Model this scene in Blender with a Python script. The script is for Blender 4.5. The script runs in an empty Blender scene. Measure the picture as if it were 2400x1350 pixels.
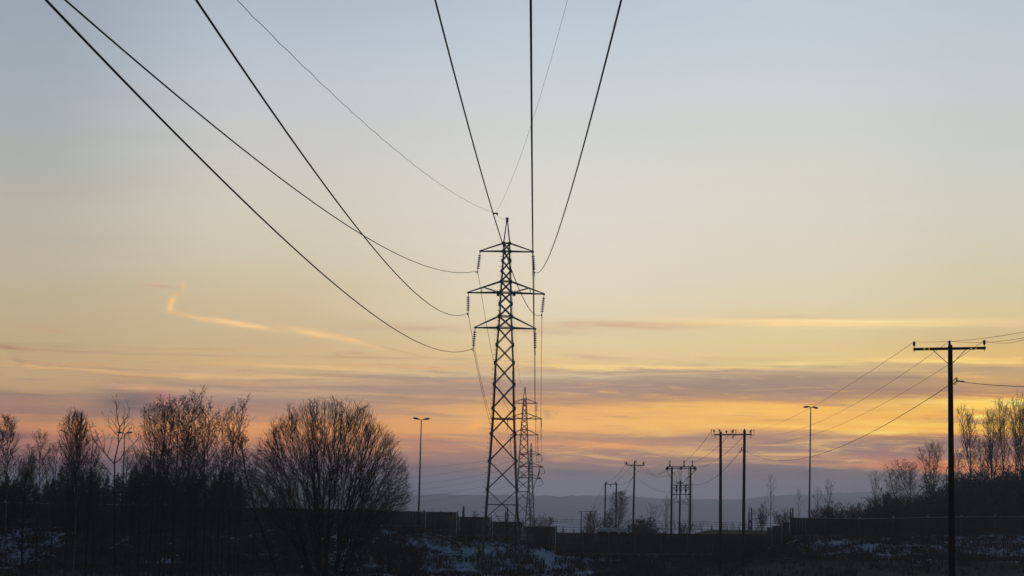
import bpy, math, random
import numpy as np
from mathutils import Vector, noise as mnoise

S = bpy.context.scene
COL = S.collection
R = math.radians

# ------------------------------------------------------------------ camera
EYE = 8.0
F = 4667.0                                   # focal length in photo pixels (2400 wide)
PITCH = math.atan(520 / F)
ROLL = R(1.05)
fw = Vector((0, math.cos(PITCH), math.sin(PITCH)))
u0 = Vector((0, -math.sin(PITCH), math.cos(PITCH)))
r0 = Vector((1, 0, 0))
UP = u0 * math.cos(ROLL) - r0 * math.sin(ROLL)
RT = r0 * math.cos(ROLL) + u0 * math.sin(ROLL)
cam = bpy.data.cameras.new('camera')
cam.sensor_width = 36
cam.lens = 36 * F / 2400
cam.clip_start = 0.5
cam.clip_end = 20000
co = bpy.data.objects.new('camera', cam)
COL.objects.link(co)
from mathutils import Matrix
co.matrix_world = Matrix(((RT.x, UP.x, -fw.x, 0), (RT.y, UP.y, -fw.y, 0), (RT.z, UP.z, -fw.z, EYE), (0, 0, 0, 1)))
S.camera = co


def P(px, py, Y):
    """world point seen at a photo pixel, at distance Y in front of the camera"""
    d = fw * F + RT * (px - 1200) - UP * (py - 675)
    return d * (Y / d.y) + Vector((0, 0, EYE))


def PX(q):
    q = q - Vector((0, 0, EYE))
    w = q.dot(fw)
    return 1200 + F * q.dot(RT) / w, 675 - F * q.dot(UP) / w


# ------------------------------------------------------------------ exposure
S.view_settings.view_transform = 'Standard'
S.view_settings.look = 'None'
S.view_settings.exposure = 0
S.view_settings.gamma = 1
try:
    S.cycles.use_denoising = True
    S.cycles.max_bounces = 5
    S.cycles.diffuse_bounces = 2
    S.cycles.glossy_bounces = 2
    S.cycles.volume_bounces = 1
except Exception:
    pass


def lin(c):
    o = []
    for v in c:
        v = v / 255
        o.append(v / 12.92 if v <= .04045 else ((v + .055) / 1.055) ** 2.4)
    return tuple(o)


# ------------------------------------------------------------------ sky
HAZE = 0.00035
AIRLIGHT = (.13, .147, .18)
HAZE_TOP, HAZE_FAR = 100.0, 5800.0
world = bpy.data.worlds.new('World')
S.world = world
world.use_nodes = True
NT = world.node_tree
NT.nodes.clear()


class G:
    """tiny helper for wiring shader nodes"""
    def __init__(s, nt):
        s.nt = nt

    def n(s, t, **k):
        o = s.nt.nodes.new(t)
        for a, b in k.items():
            setattr(o, a, b)
        return o

    def put(s, sock, v):
        if hasattr(v, 'is_linked'):
            s.nt.links.new(v, sock)
        else:
            sock.default_value = v

    def m(s, op, a, b=None, c=None, clamp=False):
        o = s.n('ShaderNodeMath', operation=op, use_clamp=clamp)
        s.put(o.inputs[0], a)
        if b is not None:
            s.put(o.inputs[1], b)
        if c is not None:
            s.put(o.inputs[2], c)
        return o.outputs[0]

    def mix(s, f, a, b):
        o = s.n('ShaderNodeMix', data_type='RGBA')
        s.put(o.inputs[0], f)
        s.put(o.inputs[6], a)
        s.put(o.inputs[7], b)
        return o.outputs[2]

    def xyz(s, x, y, z=0.0):
        o = s.n('ShaderNodeCombineXYZ')
        for i, v in enumerate((x, y, z)):
            s.put(o.inputs[i], v)
        return o.outputs[0]

    def noise(s, vec, scale=1.0, detail=3.0, rough=.5, dist=0.0):
        o = s.n('ShaderNodeTexNoise')
        s.put(o.inputs['Vector'], vec)
        o.inputs['Scale'].default_value = scale
        o.inputs['Detail'].default_value = detail
        o.inputs['Roughness'].default_value = rough
        o.inputs['Distortion'].default_value = dist
        return o.outputs['Fac']

    def smooth(s, x, a, b):
        o = s.n('ShaderNodeMapRange', interpolation_type='SMOOTHSTEP')
        s.put(o.inputs[0], x)
        o.inputs[1].default_value = a
        o.inputs[2].default_value = b
        return o.outputs[0]

    def ramp(s, fac, stops):
        o = s.n('ShaderNodeValToRGB')
        s.put(o.inputs[0], fac)
        e = o.color_ramp.elements
        while len(e) > 1:
            e.remove(e[-1])
        first = True
        for p, c in sorted(stops, key=lambda t: t[0]):
            if first:
                e[0].position = p
                k = e[0]
                first = False
            else:
                k = e.new(p)
            k.color = (*lin(c), 1)
        return o.outputs[0]


def adir(px, py):
    d = (fw * F + RT * (px - 1200) - UP * (py - 675)).normalized()
    return math.atan2(d.x, d.y), d.z / math.hypot(d.x, d.y)


g = G(NT)
tc = g.n('ShaderNodeTexCoord')
sep = g.n('ShaderNodeSeparateXYZ')
NT.links.new(tc.outputs['Generated'], sep.inputs[0])
dx_, dy_, dz_ = sep.outputs
hyp = g.m('SQRT', g.m('ADD', g.m('MULTIPLY', dx_, dx_), g.m('MULTIPLY', dy_, dy_)))
V0 = g.m('DIVIDE', dz_, g.m('MAXIMUM', hyp, 1e-4))       # tangent of the elevation
A0 = g.m('ARCTAN2', dx_, dy_)                            # azimuth from the view axis
# long flat cirrus: the cloud layers are pushed up and down by stretched noise
w1 = g.noise(g.xyz(g.m('MULTIPLY', A0, 7), g.m('MULTIPLY', V0, 70)), 1, 2, .5, .3)
w2 = g.noise(g.xyz(g.m('MULTIPLY', A0, 26), g.m('MULTIPLY', V0, 300), 3.3), 1, 6, .66, .8)
low = g.m('SUBTRACT', 1.0, g.smooth(V0, .075, .13))
wob = g.m('ADD', g.m('MULTIPLY', g.m('SUBTRACT', w1, .5), .0085), g.m('MULTIPLY', g.m('SUBTRACT', w2, .5), .0052))
V = g.m('ADD', V0, g.m('MULTIPLY', wob, g.m('ADD', .15, g.m('MULTIPLY', low, .85))))
A = g.m('ADD', A0, g.m('MULTIPLY', g.m('SUBTRACT', w1, .5), .03))

SKY_COLUMNS = {
    40: [(0, 156, 164, 177), (100, 159, 169, 178), (200, 165, 172, 180), (300, 168, 175, 174), (400, 175, 176, 169), (500, 184, 179, 165),
         (600, 188, 178, 158), (700, 189, 174, 145), (800, 189, 167, 133), (862, 190, 164, 126), (890, 190, 160, 124), (905, 185, 155, 120),
         (922, 158, 130, 115), (945, 165, 132, 114), (965, 148, 120, 113), (990, 198, 142, 105), (1010, 190, 130, 105), (1040, 160, 118, 112),
         (1080, 118, 100, 110), (1120, 96, 92, 106), (1170, 86, 88, 102)],
    600: [(0, 176, 185, 198), (100, 184, 192, 203), (200, 192, 198, 203), (300, 199, 199, 197), (400, 203, 201, 192), (500, 207, 201, 184),
          (600, 207, 197, 172), (700, 206, 187, 154), (800, 202, 177, 140), (850, 206, 175, 130), (880, 198, 168, 132), (900, 185, 155, 130),
          (920, 190, 158, 130), (938, 163, 136, 126), (965, 168, 132, 118), (1000, 208, 148, 102), (1030, 196, 132, 102), (1060, 150, 115, 112),
          (1090, 115, 104, 114), (1130, 102, 104, 118), (1170, 94, 98, 114)],
    1320: [(0, 186, 196, 209), (100, 194, 203, 212), (200, 201, 207, 210), (300, 207, 209, 206), (400, 214, 214, 206), (500, 219, 213, 204),
           (600, 221, 212, 195), (700, 223, 210, 185), (745, 222, 207, 177), (800, 222, 202, 162), (845, 224, 197, 148), (868, 210, 180, 142),
           (880, 204, 182, 150), (897, 170, 145, 132), (922, 166, 139, 126), (940, 186, 146, 116), (958, 230, 172, 106), (985, 236, 182, 112),
           (1008, 226, 168, 108), (1026, 182, 140, 116), (1042, 196, 142, 112), (1062, 165, 130, 117), (1085, 142, 120, 119), (1104, 124, 114, 120),
           (1125, 114, 115, 126), (1160, 113, 117, 128)],
    1840: [(0, 193, 201, 211), (100, 196, 205, 211), (200, 203, 208, 210), (300, 207, 209, 203), (400, 213, 212, 202), (500, 216, 211, 197),
           (600, 218, 210, 189), (700, 219, 207, 177), (745, 221, 202, 163), (785, 221, 201, 154), (840, 222, 196, 140), (868, 208, 182, 140),
           (888, 172, 146, 126), (910, 157, 132, 121), (930, 180, 143, 113), (946, 205, 154, 106), (962, 240, 184, 100), (985, 233, 176, 98),
           (1004, 236, 180, 100), (1020, 180, 141, 116), (1050, 152, 127, 121), (1072, 170, 131, 116), (1092, 140, 118, 118), (1112, 113, 109, 119),
           (1160, 108, 111, 122)],
    2360: [(0, 188, 197, 206), (100, 193, 200, 205), (200, 196, 202, 204), (300, 199, 202, 198), (400, 203, 204, 196), (500, 207, 204, 188),
           (600, 209, 202, 176), (700, 211, 197, 160), (745, 217, 196, 150), (790, 206, 182, 134), (840, 226, 185, 118), (866, 198, 167, 122),
           (882, 196, 162, 116), (898, 208, 165, 108), (914, 176, 134, 106), (928, 212, 152, 88), (944, 250, 205, 98), (960, 246, 190, 88),
           (974, 228, 168, 82), (990, 250, 198, 92), (1006, 244, 180, 80), (1018, 190, 131, 84), (1032, 138, 108, 110), (1062, 150, 111, 110),
           (1094, 196, 124, 90), (1110, 134, 111, 112), (1135, 102, 101, 112), (1170, 94, 98, 112)],
}
col = None
prev_a = None
tfac = g.m('DIVIDE', g.m('ADD', V, .03), .32)
for px, st in SKY_COLUMNS.items():
    stops = []
    for y, *c in st:
        stops.append(((adir(px, y)[1] + .03) / .32, c))
    a = adir(px, 700)[0]
    r = g.ramp(tfac, stops)
    col = r if col is None else g.mix(g.smooth(A, prev_a, a), col, r)
    prev_a = a

# torn streaks inside the cloud deck
band = g.m('MULTIPLY', g.smooth(V0, .018, .03), g.m('SUBTRACT', 1.0, g.smooth(V0, .066, .085)))
s1 = g.noise(g.xyz(g.m('MULTIPLY', A0, 11), g.m('MULTIPLY', V0, 260), 9.1), 1, 6, .62, .8)
s2 = g.noise(g.xyz(g.m('MULTIPLY', A0, 16), g.m('MULTIPLY', V0, 190), 21.7), 1, 6, .6, .8)
col = g.mix(g.m('MULTIPLY', g.m('MULTIPLY', g.smooth(s1, .5, .7), band), .55), col, (*lin((150, 124, 118)), 1))
warm = g.mix(g.smooth(A0, -.2, .22), (*lin((214, 156, 112)), 1), (*lin((252, 205, 120)), 1))
col = g.mix(g.m('MULTIPLY', g.m('MULTIPLY', g.smooth(s2, .52, .72), band), .55), col, warm)
s3 = g.noise(g.xyz(g.m('MULTIPLY', A0, 34), g.m('MULTIPLY', V0, 620), 41.3), 1, 6, .68, 1.0)
col = g.mix(g.m('MULTIPLY', g.m('MULTIPLY', g.smooth(s3, .54, .66), band), .38), col, warm)
s4 = g.noise(g.xyz(g.m('MULTIPLY', A0, 22), g.m('MULTIPLY', V0, 520), 63.9), 1, 6, .66, 1.0)
col = g.mix(g.m('MULTIPLY', g.m('MULTIPLY', g.smooth(s4, .55, .66), band), .4), col, (*lin((148, 122, 118)), 1))
torn = g.m('MULTIPLY_ADD', g.smooth(s3, .38, .62), .6, .6)
torn2 = g.m('MULTIPLY_ADD', g.smooth(s2, .36, .62), .7, .45)
# single clouds and condensation trails: px, py, half length, half height (photo px), tilt deg, colour, strength
BLOBS = [
    (402, 709, 6, 13, 20, (250, 198, 132), 1.0), (429, 667, 4.5, 10, -4, (240, 188, 140), .75), (399, 724, 5, 7, 0, (250, 200, 136), .9), (411, 733, 14, 3, 28, (236, 186, 130), .7), (418, 690, 10, 2.5, -20, (226, 178, 136), .5), (425, 738, 20, 2, 15, (172, 146, 122), .5),
    (470, 747, 50, 4, 10, (236, 192, 140), .9), (560, 759, 70, 5, 7, (248, 204, 146), 1.0), (600, 764, 22, 4, 5, (246, 202, 146), .9), (735, 782, 62, 5.5, 9, (246, 202, 142), 1.0),
    (820, 796, 62, 5, 12, (240, 194, 138), .9), (945, 825, 65, 2.2, 11, (186, 160, 126), .45),
    (370, 671, 38, 4, 1, (202, 160, 138), .55), (110, 774, 50, 4, 2, (202, 155, 126), .5), (20, 814, 42, 4.5, 5, (166, 124, 106), .75),
    (250, 874, 260, 3.4, 1.5, (226, 184, 122), .9), (300, 881, 260, 5, 1.5, (172, 145, 122), .45), (520, 887, 150, 3, .7, (222, 184, 130), .8),
    (318, 942, 84, 31, 0, (118, 105, 109), 1.0), (330, 908, 66, 7, 0, (228, 172, 134), .65), (392, 938, 36, 16, 15, (180, 118, 116), .75),
    (780, 863, 150, 4, .5, (236, 196, 132), .85), (660, 889, 110, 3.5, 0, (224, 188, 134), .7), (1000, 886, 260, 3, -1.5, (150, 130, 126), .55),
    (900, 908, 200, 5, -.5, (154, 130, 124), .55), (920, 930, 140, 8, 1, (158, 132, 122), .6), (800, 916, 100, 3, 0, (210, 178, 134), .5),
    (1120, 774, 270, 9, -.6, (198, 168, 140), .75), (1480, 762, 230, 8, -1.2, (206, 170, 138), .85), (1940, 760, 270, 10, -.6, (252, 216, 152), 1.0), (1780, 752, 120, 5, -1, (236, 196, 148), .6),
    (1960, 754, 210, 3, -.5, (255, 226, 168), .85), (2250, 752, 130, 5, .3, (236, 208, 152), .75), (1860, 743, 90, 4, -1, (206, 178, 140), .5),
    (1480, 861, 330, 3.2, -1, (242, 208, 138), .9), (1540, 872, 240, 2.6, -1, (148, 132, 128), .65), (1420, 881, 200, 3, -1, (214, 196, 158), .6),
    (1400, 838, 80, 5, 2.5, (194, 169, 138), .6), (1880, 851, 90, 3.5, -3, (248, 216, 140), .8), (2270, 846, 160, 6, 0, (254, 216, 124), .9),
    (2100, 846, 60, 3, 1, (246, 212, 140), .7), (2080, 893, 190, 14, 0, (152, 129, 118), .75), (1620, 893, 240, 10, -1, (160, 135, 122), .6),
    (1700, 916, 200, 12, 0, (158, 134, 122), .5), (2310, 868, 90, 7, 0, (172, 146, 120), .6), (2260, 883, 60, 4, 0, (238, 186, 110), .7),
    (1650, 957, 130, 10, -1, (244, 190, 108), .7), (1850, 960, 110, 8, 0, (252, 194, 98), .75), (2350, 943, 120, 6, 1, (255, 234, 136), 1.0), (2265, 951, 30, 4, 0, (255, 224, 120), .9),
    (2290, 950, 70, 11, 0, (252, 198, 88), .75), (2300, 976, 26, 4, -8, (255, 226, 120), .85), (2264, 969, 14, 4, 0, (255, 222, 118), .8),
    (2300, 967, 16, 3, 0, (196, 140, 84), .7), (1900, 1002, 170, 5, -1, (252, 196, 100), .8), (2120, 984, 150, 4, 0, (252, 200, 102), .8), (2060, 1013, 75, 4, -2, (255, 220, 116), 1.0), (2160, 1009, 80, 5, 0, (252, 196, 94), .8),
    (2000, 1000, 110, 6, 0, (244, 186, 102), .6), (1980, 975, 150, 6, 0, (238, 180, 104), .5), (1540, 1000, 120, 10, 0, (240, 188, 108), .6),
    (1283, 972, 10, 8, 30, (172, 134, 120), .8), (1305, 970, 5, 4, 0, (190, 146, 118), .5), (1430, 975, 40, 2.5, 5, (196, 150, 112), .6),
    (1430, 1047, 100, 4.5, 0, (224, 160, 110), .8), (1340, 1040, 60, 3, 0, (216, 152, 112), .6), (1590, 1030, 160, 6, 0, (158, 126, 118), .6),
    (1335, 1110, 55, 7, 0, (106, 110, 122), .85), (1420, 1116, 90, 5, 3, (108, 110, 121), .6), (1560, 1116, 120, 7, 0, (112, 112, 122), .5),
    (1893, 1108, 38, 9, 0, (103, 104, 117), .8), (1850, 1120, 120, 8, 0, (110, 111, 121), .5), (2010, 1098, 140, 4, -1, (206, 142, 104), .7),
    (2210, 1097, 110, 9, 0, (222, 132, 80), .75), (2240, 1066, 190, 7, 0, (142, 112, 114), .5), (2080, 1060, 160, 6, 0, (150, 122, 118), .5),
    (160, 962, 170, 6, .5, (146, 120, 113), .65), (15, 1019, 60, 8, 0, (102, 91, 103), .85), (270, 1027, 38, 3, 0, (118, 100, 106), .7),
    (130, 1002, 120, 11, 0, (208, 144, 106), .6), (60, 924, 90, 3.5, 0, (138, 119, 112), .7), (480, 948, 140, 6, 0, (158, 128, 118), .5),
    (730, 1004, 230, 24, 0, (220, 152, 100), .5), (960, 1000, 120, 14, 0, (228, 166, 106), .6), (1115, 997, 20, 7, -25, (250, 178, 92), .7),
    (1010, 1037, 140, 5, 0, (160, 128, 122), .7), (990, 970, 130, 4, 0, (170, 136, 118), .6), (560, 1150, 300, 20, 0, (90, 95, 110), .5),
]
for (px, py, sx, sy, rot, c, k) in BLOBS:
    a0, v0 = adir(px, py)
    t = R(rot) + ROLL
    ct, sn = math.cos(t), math.sin(t)
    sx, sy = sx / F, sy / F
    fine = sx < .02
    da = g.m('SUBTRACT', A0 if fine else A, a0)
    dv = g.m('SUBTRACT', V if not fine else g.m('ADD', V0, g.m('MULTIPLY', g.m('SUBTRACT', w2, .5), .0018)), v0)
    lu = g.m('MULTIPLY_ADD', dv, -sn / sx, g.m('MULTIPLY', da, ct / sx))
    lv = g.m('MULTIPLY_ADD', dv, ct / sy, g.m('MULTIPLY', da, sn / sy))
    q = g.m('MULTIPLY_ADD', lu, lu, g.m('MULTIPLY', lv, lv))
    e = g.m('POWER', 2.718, g.m('MULTIPLY', q, -.8))
    tx = torn if sy < .0015 else torn2
    col = g.mix(g.m('MULTIPLY', g.m('MULTIPLY', e, k), tx, clamp=True), col, (*lin(c), 1))
# the glow is seen through the winter air below: give the sky its strength beyond that air
path = g.m('MINIMUM', g.m('DIVIDE', HAZE_TOP - EYE, g.m('MAXIMUM', V0, .001)), HAZE_FAR)
trans = g.m('POWER', 2.71828, g.m('MULTIPLY', path, -HAZE))
air = g.n('ShaderNodeVectorMath', operation='SCALE')
air.inputs[0].default_value = AIRLIGHT
NT.links.new(g.m('SUBTRACT', 1.0, trans), air.inputs['Scale'])
away = g.n('ShaderNodeVectorMath', operation='SUBTRACT')
NT.links.new(col, away.inputs[0])
NT.links.new(air.outputs[0], away.inputs[1])
pos = g.n('ShaderNodeVectorMath', operation='MAXIMUM')
NT.links.new(away.outputs[0], pos.inputs[0])
pos.inputs[1].default_value = (.01, .01, .012)
beyond = g.n('ShaderNodeVectorMath', operation='SCALE')
NT.links.new(pos.outputs[0], beyond.inputs[0])
NT.links.new(g.m('DIVIDE', 1.0, trans), beyond.inputs['Scale'])
col = beyond.outputs[0]
# the rest of the dusk dome: a clear low-sun sky overhead and behind
sky = g.n('ShaderNodeTexSky', sky_type='NISHITA')
sky.sun_disc = False
sky.sun_elevation = R(1.0)
sky.sun_rotation = R(17)
sky.altitude = 150
sky.air_density = 1.0
dome = g.n('ShaderNodeVectorMath', operation='SCALE')
NT.links.new(sky.outputs[0], dome.inputs[0])
dome.inputs['Scale'].default_value = 0.1
tint = g.n('ShaderNodeVectorMath', operation='MULTIPLY')
NT.links.new(dome.outputs[0], tint.inputs[0])
tint.inputs[1].default_value = (.72, .95, 1.4)            # a colder, bluer dusk behind the camera
inside = g.m('MULTIPLY', g.m('SUBTRACT', 1.0, g.smooth(V0, .27, .75)), g.m('SUBTRACT', 1.0, g.smooth(g.m('ABSOLUTE', A0), .36, 1.1)))
col = g.mix(inside, tint.outputs[0], col)
bg = g.n('ShaderNodeBackground')
NT.links.new(col, bg.inputs[0])
bg.inputs[1].default_value = 1.0
wo = g.n('ShaderNodeOutputWorld')
NT.links.new(bg.outputs[0], wo.inputs[0])
try:
    world.cycles.sampling_method = 'MANUAL'
    world.cycles.sample_map_resolution = 512
except Exception:
    pass

# the sun has just gone: a faint warm glow from low on the right, beyond the hills
sl = bpy.data.lights.new('sun', 'SUN')
sl.energy = 0.05
sl.angle = R(10)
sl.color = (1, .72, .45)
so = bpy.data.objects.new('sun', sl)
COL.objects.link(so)
se, sa = R(2.5), R(17)
sd = Vector((math.sin(sa) * math.cos(se), math.cos(sa) * math.cos(se), math.sin(se)))
so.rotation_euler = sd.to_track_quat('Z', 'Y').to_euler()

# ------------------------------------------------------------------ materials


def material(name, c1, c2=None, scale=3.0, rough=.8, metal=0.0, stretch=(1, 1, 1), bump=0.0):
    m = bpy.data.materials.new(name)
    m.use_nodes = True
    h = G(m.node_tree)
    b = m.node_tree.nodes['Principled BSDF']
    t = h.n('ShaderNodeTexCoord')
    mp = h.n('ShaderNodeMapping')
    m.node_tree.links.new(t.outputs['Object'], mp.inputs[0])
    mp.inputs['Scale'].default_value = stretch
    nz = h.noise(mp.outputs[0], scale, 4, .6)
    c2 = c2 or tuple(v * .6 for v in c1)
    h.put(b.inputs['Base Color'], h.mix(h.smooth(nz, .3, .7), (*c1, 1), (*c2, 1)))
    h.put(b.inputs['Roughness'], rough)
    b.inputs['Metallic'].default_value = metal
    b.inputs['Specular IOR Level'].default_value = .3
    if bump:
        bp = h.n('ShaderNodeBump')
        bp.inputs['Strength'].default_value = bump
        h.put(bp.inputs['Height'], nz)
        h.put(b.inputs['Normal'], bp.outputs[0])
    return m


M_STEEL = material('galvanised_steel', (.16, .17, .19), (.09, .09, .1), 2.0, .55, .5)
M_DARKSTEEL = material('painted_steel', (.05, .055, .06), (.03, .03, .035), 3.0, .6, .2)
M_WIRE = material('aluminium_wire', (.06, .055, .06), (.04, .04, .04), 8, .6, .3)
M_GLASS = material('porcelain', (.05, .03, .025), (.03, .02, .018), 5, .3)
M_WOODPOLE = material('creosote_pole', (.055, .042, .034), (.03, .025, .022), 2.5, .9, 0, (6, 6, .4), .3)
M_BOARD = material('barrier_boards', (.05, .036, .026), (.028, .021, .017), 2.2, .9, 0, (4, 4, .35), .2)
M_CONC = material('concrete', (.16, .16, .155), (.1, .1, .1), 1.2, .9, 0, (1, 1, 1), .2)
M_CAP = material('zinc_rail', (.42, .44, .48), (.3, .32, .35), 4, .4, .7)
M_BARK = material('dark_bark', (.05, .04, .034), (.028, .023, .02), 6, .95, 0, (3, 3, .6), .3)
M_TWIG = material('twigs', (.06, .04, .03), (.035, .025, .02), 1.5, .95)
M_BIRCH = material('birch_bark', (.34, .32, .29), (.06, .05, .05), 5, .85, 0, (1, 1, 1.6), .1)
M_WILLOW = material('willow_twigs', (.1, .07, .04), (.05, .035, .025), 1.2, .9)
M_NEEDLE = material('spruce_needles', (.022, .032, .02), (.012, .018, .013), 3, .95)
M_GRASS = material('dead_grass', (.075, .06, .038), (.035, .032, .022), .6, 1)
M_ROAD = material('asphalt', (.05, .05, .052), (.035, .035, .037), 2, .85)
M_LAMP = material('lamp_housing', (.12, .12, .13), (.08, .08, .09), 4, .5, .3)
M_LENS = material('lamp_glass', (.3, .3, .32), (.22, .22, .24), 4, .25)
M_WHITE = material('white_car_paint', (.75, .76, .78), (.68, .69, .71), 1, .3)
M_TYRE = material('rubber', (.02, .02, .02), (.012, .012, .012), 5, .9)
M_WINDOW = material('car_glass', (.02, .022, .025), (.015, .016, .018), 1, .08)

# ------------------------------------------------------------------ mesh helpers


class MB:
    def __init__(s):
        s.v = []
        s.f = []

    def quadbox(s, c8):
        n = len(s.v)
        s.v += [tuple(p) for p in c8]
        for q in ((0, 3, 2, 1), (4, 5, 6, 7), (0, 1, 5, 4), (1, 2, 6, 5), (2, 3, 7, 6), (3, 0, 4, 7)):
            s.f.append(tuple(n + i for i in q))

    def box(s, c, sx, sy, sz):
        x, y, z = c
        a, b, d = sx / 2, sy / 2, sz / 2
        s.quadbox([(x - a, y - b, z - d), (x + a, y - b, z - d), (x + a, y + b, z - d), (x - a, y + b, z - d),
                   (x - a, y - b, z + d), (x + a, y - b, z + d), (x + a, y + b, z + d), (x - a, y + b, z + d)])

    def beam(s, p, q, w, h=None, up=None):
        p, q = Vector(p), Vector(q)
        h = h or w
        d = (q - p)
        if d.length < 1e-6:
            return
        d.normalize()
        up = Vector(up) if up is not None else (Vector((0, 0, 1)) if abs(d.z) < .9 else Vector((0, 1, 0)))
        a = d.cross(up).normalized()
        b = a.cross(d)
        a = a * w / 2
        b = b * h / 2
        s.quadbox([p - a - b, p + a - b, p + a + b, p - a + b, q - a - b, q + a - b, q + a + b, q - a + b])

    def angle(s, p, q, w, inx, iny, t=.016):
        """rolled steel angle from p to q, its two flanges along inx and iny"""
        p, q = Vector(p), Vector(q)
        ix, iy = Vector(inx), Vector(iny)
        s.quadbox([p, p + ix * w, p + ix * w + iy * t, p + iy * t, q, q + ix * w, q + ix * w + iy * t, q + iy * t])
        o = iy * t
        s.quadbox([p + o, p + ix * t + o, p + ix * t + iy * w, p + iy * w, q + o, q + ix * t + o, q + ix * t + iy * w, q + iy * w])

    def tube(s, pts, rad, sides=6, cap=True):
        n0 = len(s.v)
        m = len(pts)
        a = None
        for i in range(m):
            p = pts[i]
            d = (pts[min(i + 1, m - 1)] - pts[max(i - 1, 0)])
            if d.length < 1e-9:
                d = Vector((0, 0, 1))
            d.normalize()
            if a is None:
                a = d.orthogonal().normalized()
            else:
                a = a - d * a.dot(d)
                a = a.normalized() if a.length > 1e-6 else d.orthogonal().normalized()
            b = d.cross(a)
            r = rad[i] if hasattr(rad, '__len__') else rad
            for k in range(sides):
                t = 2 * math.pi * k / sides
                s.v.append(tuple(p + a * (r * math.cos(t)) + b * (r * math.sin(t))))
        for i in range(m - 1):
            for k in range(sides):
                k2 = (k + 1) % sides
                s.f.append((n0 + i * sides + k, n0 + i * sides + k2, n0 + (i + 1) * sides + k2, n0 + (i + 1) * sides + k))
        if cap:
            s.f.append(tuple(n0 + k for k in reversed(range(sides))))
            s.f.append(tuple(n0 + (m - 1) * sides + k for k in range(sides)))

    def lathe(s, base, axis, prof, sides=10):
        base = Vector(base)
        axis = Vector(axis).normalized()
        n0 = len(s.v)
        a = axis.orthogonal().normalized()
        b = axis.cross(a)
        for (h, r) in prof:
            for k in range(sides):
                t = 2 * math.pi * k / sides
                s.v.append(tuple(base + axis * h + a * (r * math.cos(t)) + b * (r * math.sin(t))))
        for i in range(len(prof) - 1):
            for k in range(sides):
                k2 = (k + 1) % sides
                s.f.append((n0 + i * sides + k, n0 + i * sides + k2, n0 + (i + 1) * sides + k2, n0 + (i + 1) * sides + k))
        s.f.append(tuple(n0 + k for k in reversed(range(sides))))
        s.f.append(tuple(n0 + (len(prof) - 1) * sides + k for k in range(sides)))

    def build(s, name, mat, parent=None, smooth=False, origin=None):
        me = bpy.data.meshes.new(name)
        v = s.v
        if origin is None and parent is not None:
            q = parent
            off = Vector((0, 0, 0))
            while q is not None:
                off += q.location
                q = q.parent
            origin = off
        if origin is not None:
            ox, oy, oz = origin
            v = [(a - ox, b - oy, c - oz) for a, b, c in v]
        me.from_pydata(v, [], s.f)
        if smooth:
            me.polygons.foreach_set('use_smooth', [True] * len(me.polygons))
        me.materials.append(mat)
        o = bpy.data.objects.new(name, me)
        COL.objects.link(o)
        if parent is not None:
            o.parent = parent
        elif origin is not None:
            o.location = origin
        return o


def tag(o, label=None, cat=None, group=None, kind=None):
    if label:
        o['label'] = label
    if cat:
        o['category'] = cat
    if group:
        o['group'] = group
    if kind:
        o['kind'] = kind
    return o


def thing(name, label, cat, loc, group=None):
    o = bpy.data.objects.new(name, None)
    o.empty_display_size = .5
    o.location = loc
    COL.objects.link(o)
    return tag(o, label, cat, group)


def dup(o, parent=None):
    c = o.copy()
    COL.objects.link(c)
    if parent is not None:
        c.parent = parent
    for ch in list(o.children):
        dup(ch, c)
    return c


def ss(t):
    t = max(0., min(1., t))
    return t * t * (3 - 2 * t)


# ------------------------------------------------------------------ ground
FY = 222.0                                                    # the noise barrier along the road
FB = [(-700, 1208), (0, 1222), (600, 1233), (990, 1243), (1035, 1254), (1112, 1263), (1190, 1272), (1265, 1281), (1308, 1303), (1500, 1307),
      (1700, 1307), (1780, 1304), (1800, 1292), (1850, 1266), (1900, 1256), (2100, 1254), (2400, 1254), (3000, 1256)]
FBX = [P(a, b, FY).x for a, b in FB]
FBZ = [P(a, b, FY).z for a, b in FB]


def ground(X, Y):
    bl = 1.5 + 2.3 * ss((X - 13) / 16)
    fb = float(np.interp(X, FBX, FBZ))
    if Y < 226:
        z = bl + (fb - bl) * ss((Y - 200) / 21)
        z += (6.2 - bl) * ss((48 - Y) / 44)
        return z
    fb2 = fb + .05
    if Y < 252:
        return fb2
    t = ss((Y - 252) / 60)
    z = fb2 + (0.5 - fb2) * t
    if X > 18 and Y < 420:
        z = max(z, 5.6 * ss((X - 18) / 14) * ss((420 - Y) / 120))
    if X < -30 and Y < 420:
        z = max(z, 5.0 * ss((-30 - X) / 20) * ss((420 - Y) / 120))
    return z + (-10 - z) * ss((Y - 350) / 900)


def snowcov(X, Y):
    n = .5 + .5 * mnoise.noise(Vector((X * .09, Y * .05, 3.1)))
    if Y < 190:
        c = .25 if X < -16 else (.30 if X < 2 else .12)
        if X > 12:
            c = .1
        return c * (.4 + 1.2 * n)
    if Y < 221:
        c = .66 if X < 9 else .47
        if 9 < X < 25:
            c = .22 if Y < 216 else .4
        if X < -18:
            c = .30 if X > -46 else .46
        return c * (.45 + 1.1 * n)
    if Y < 330:
        return .15
    return .5


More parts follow.
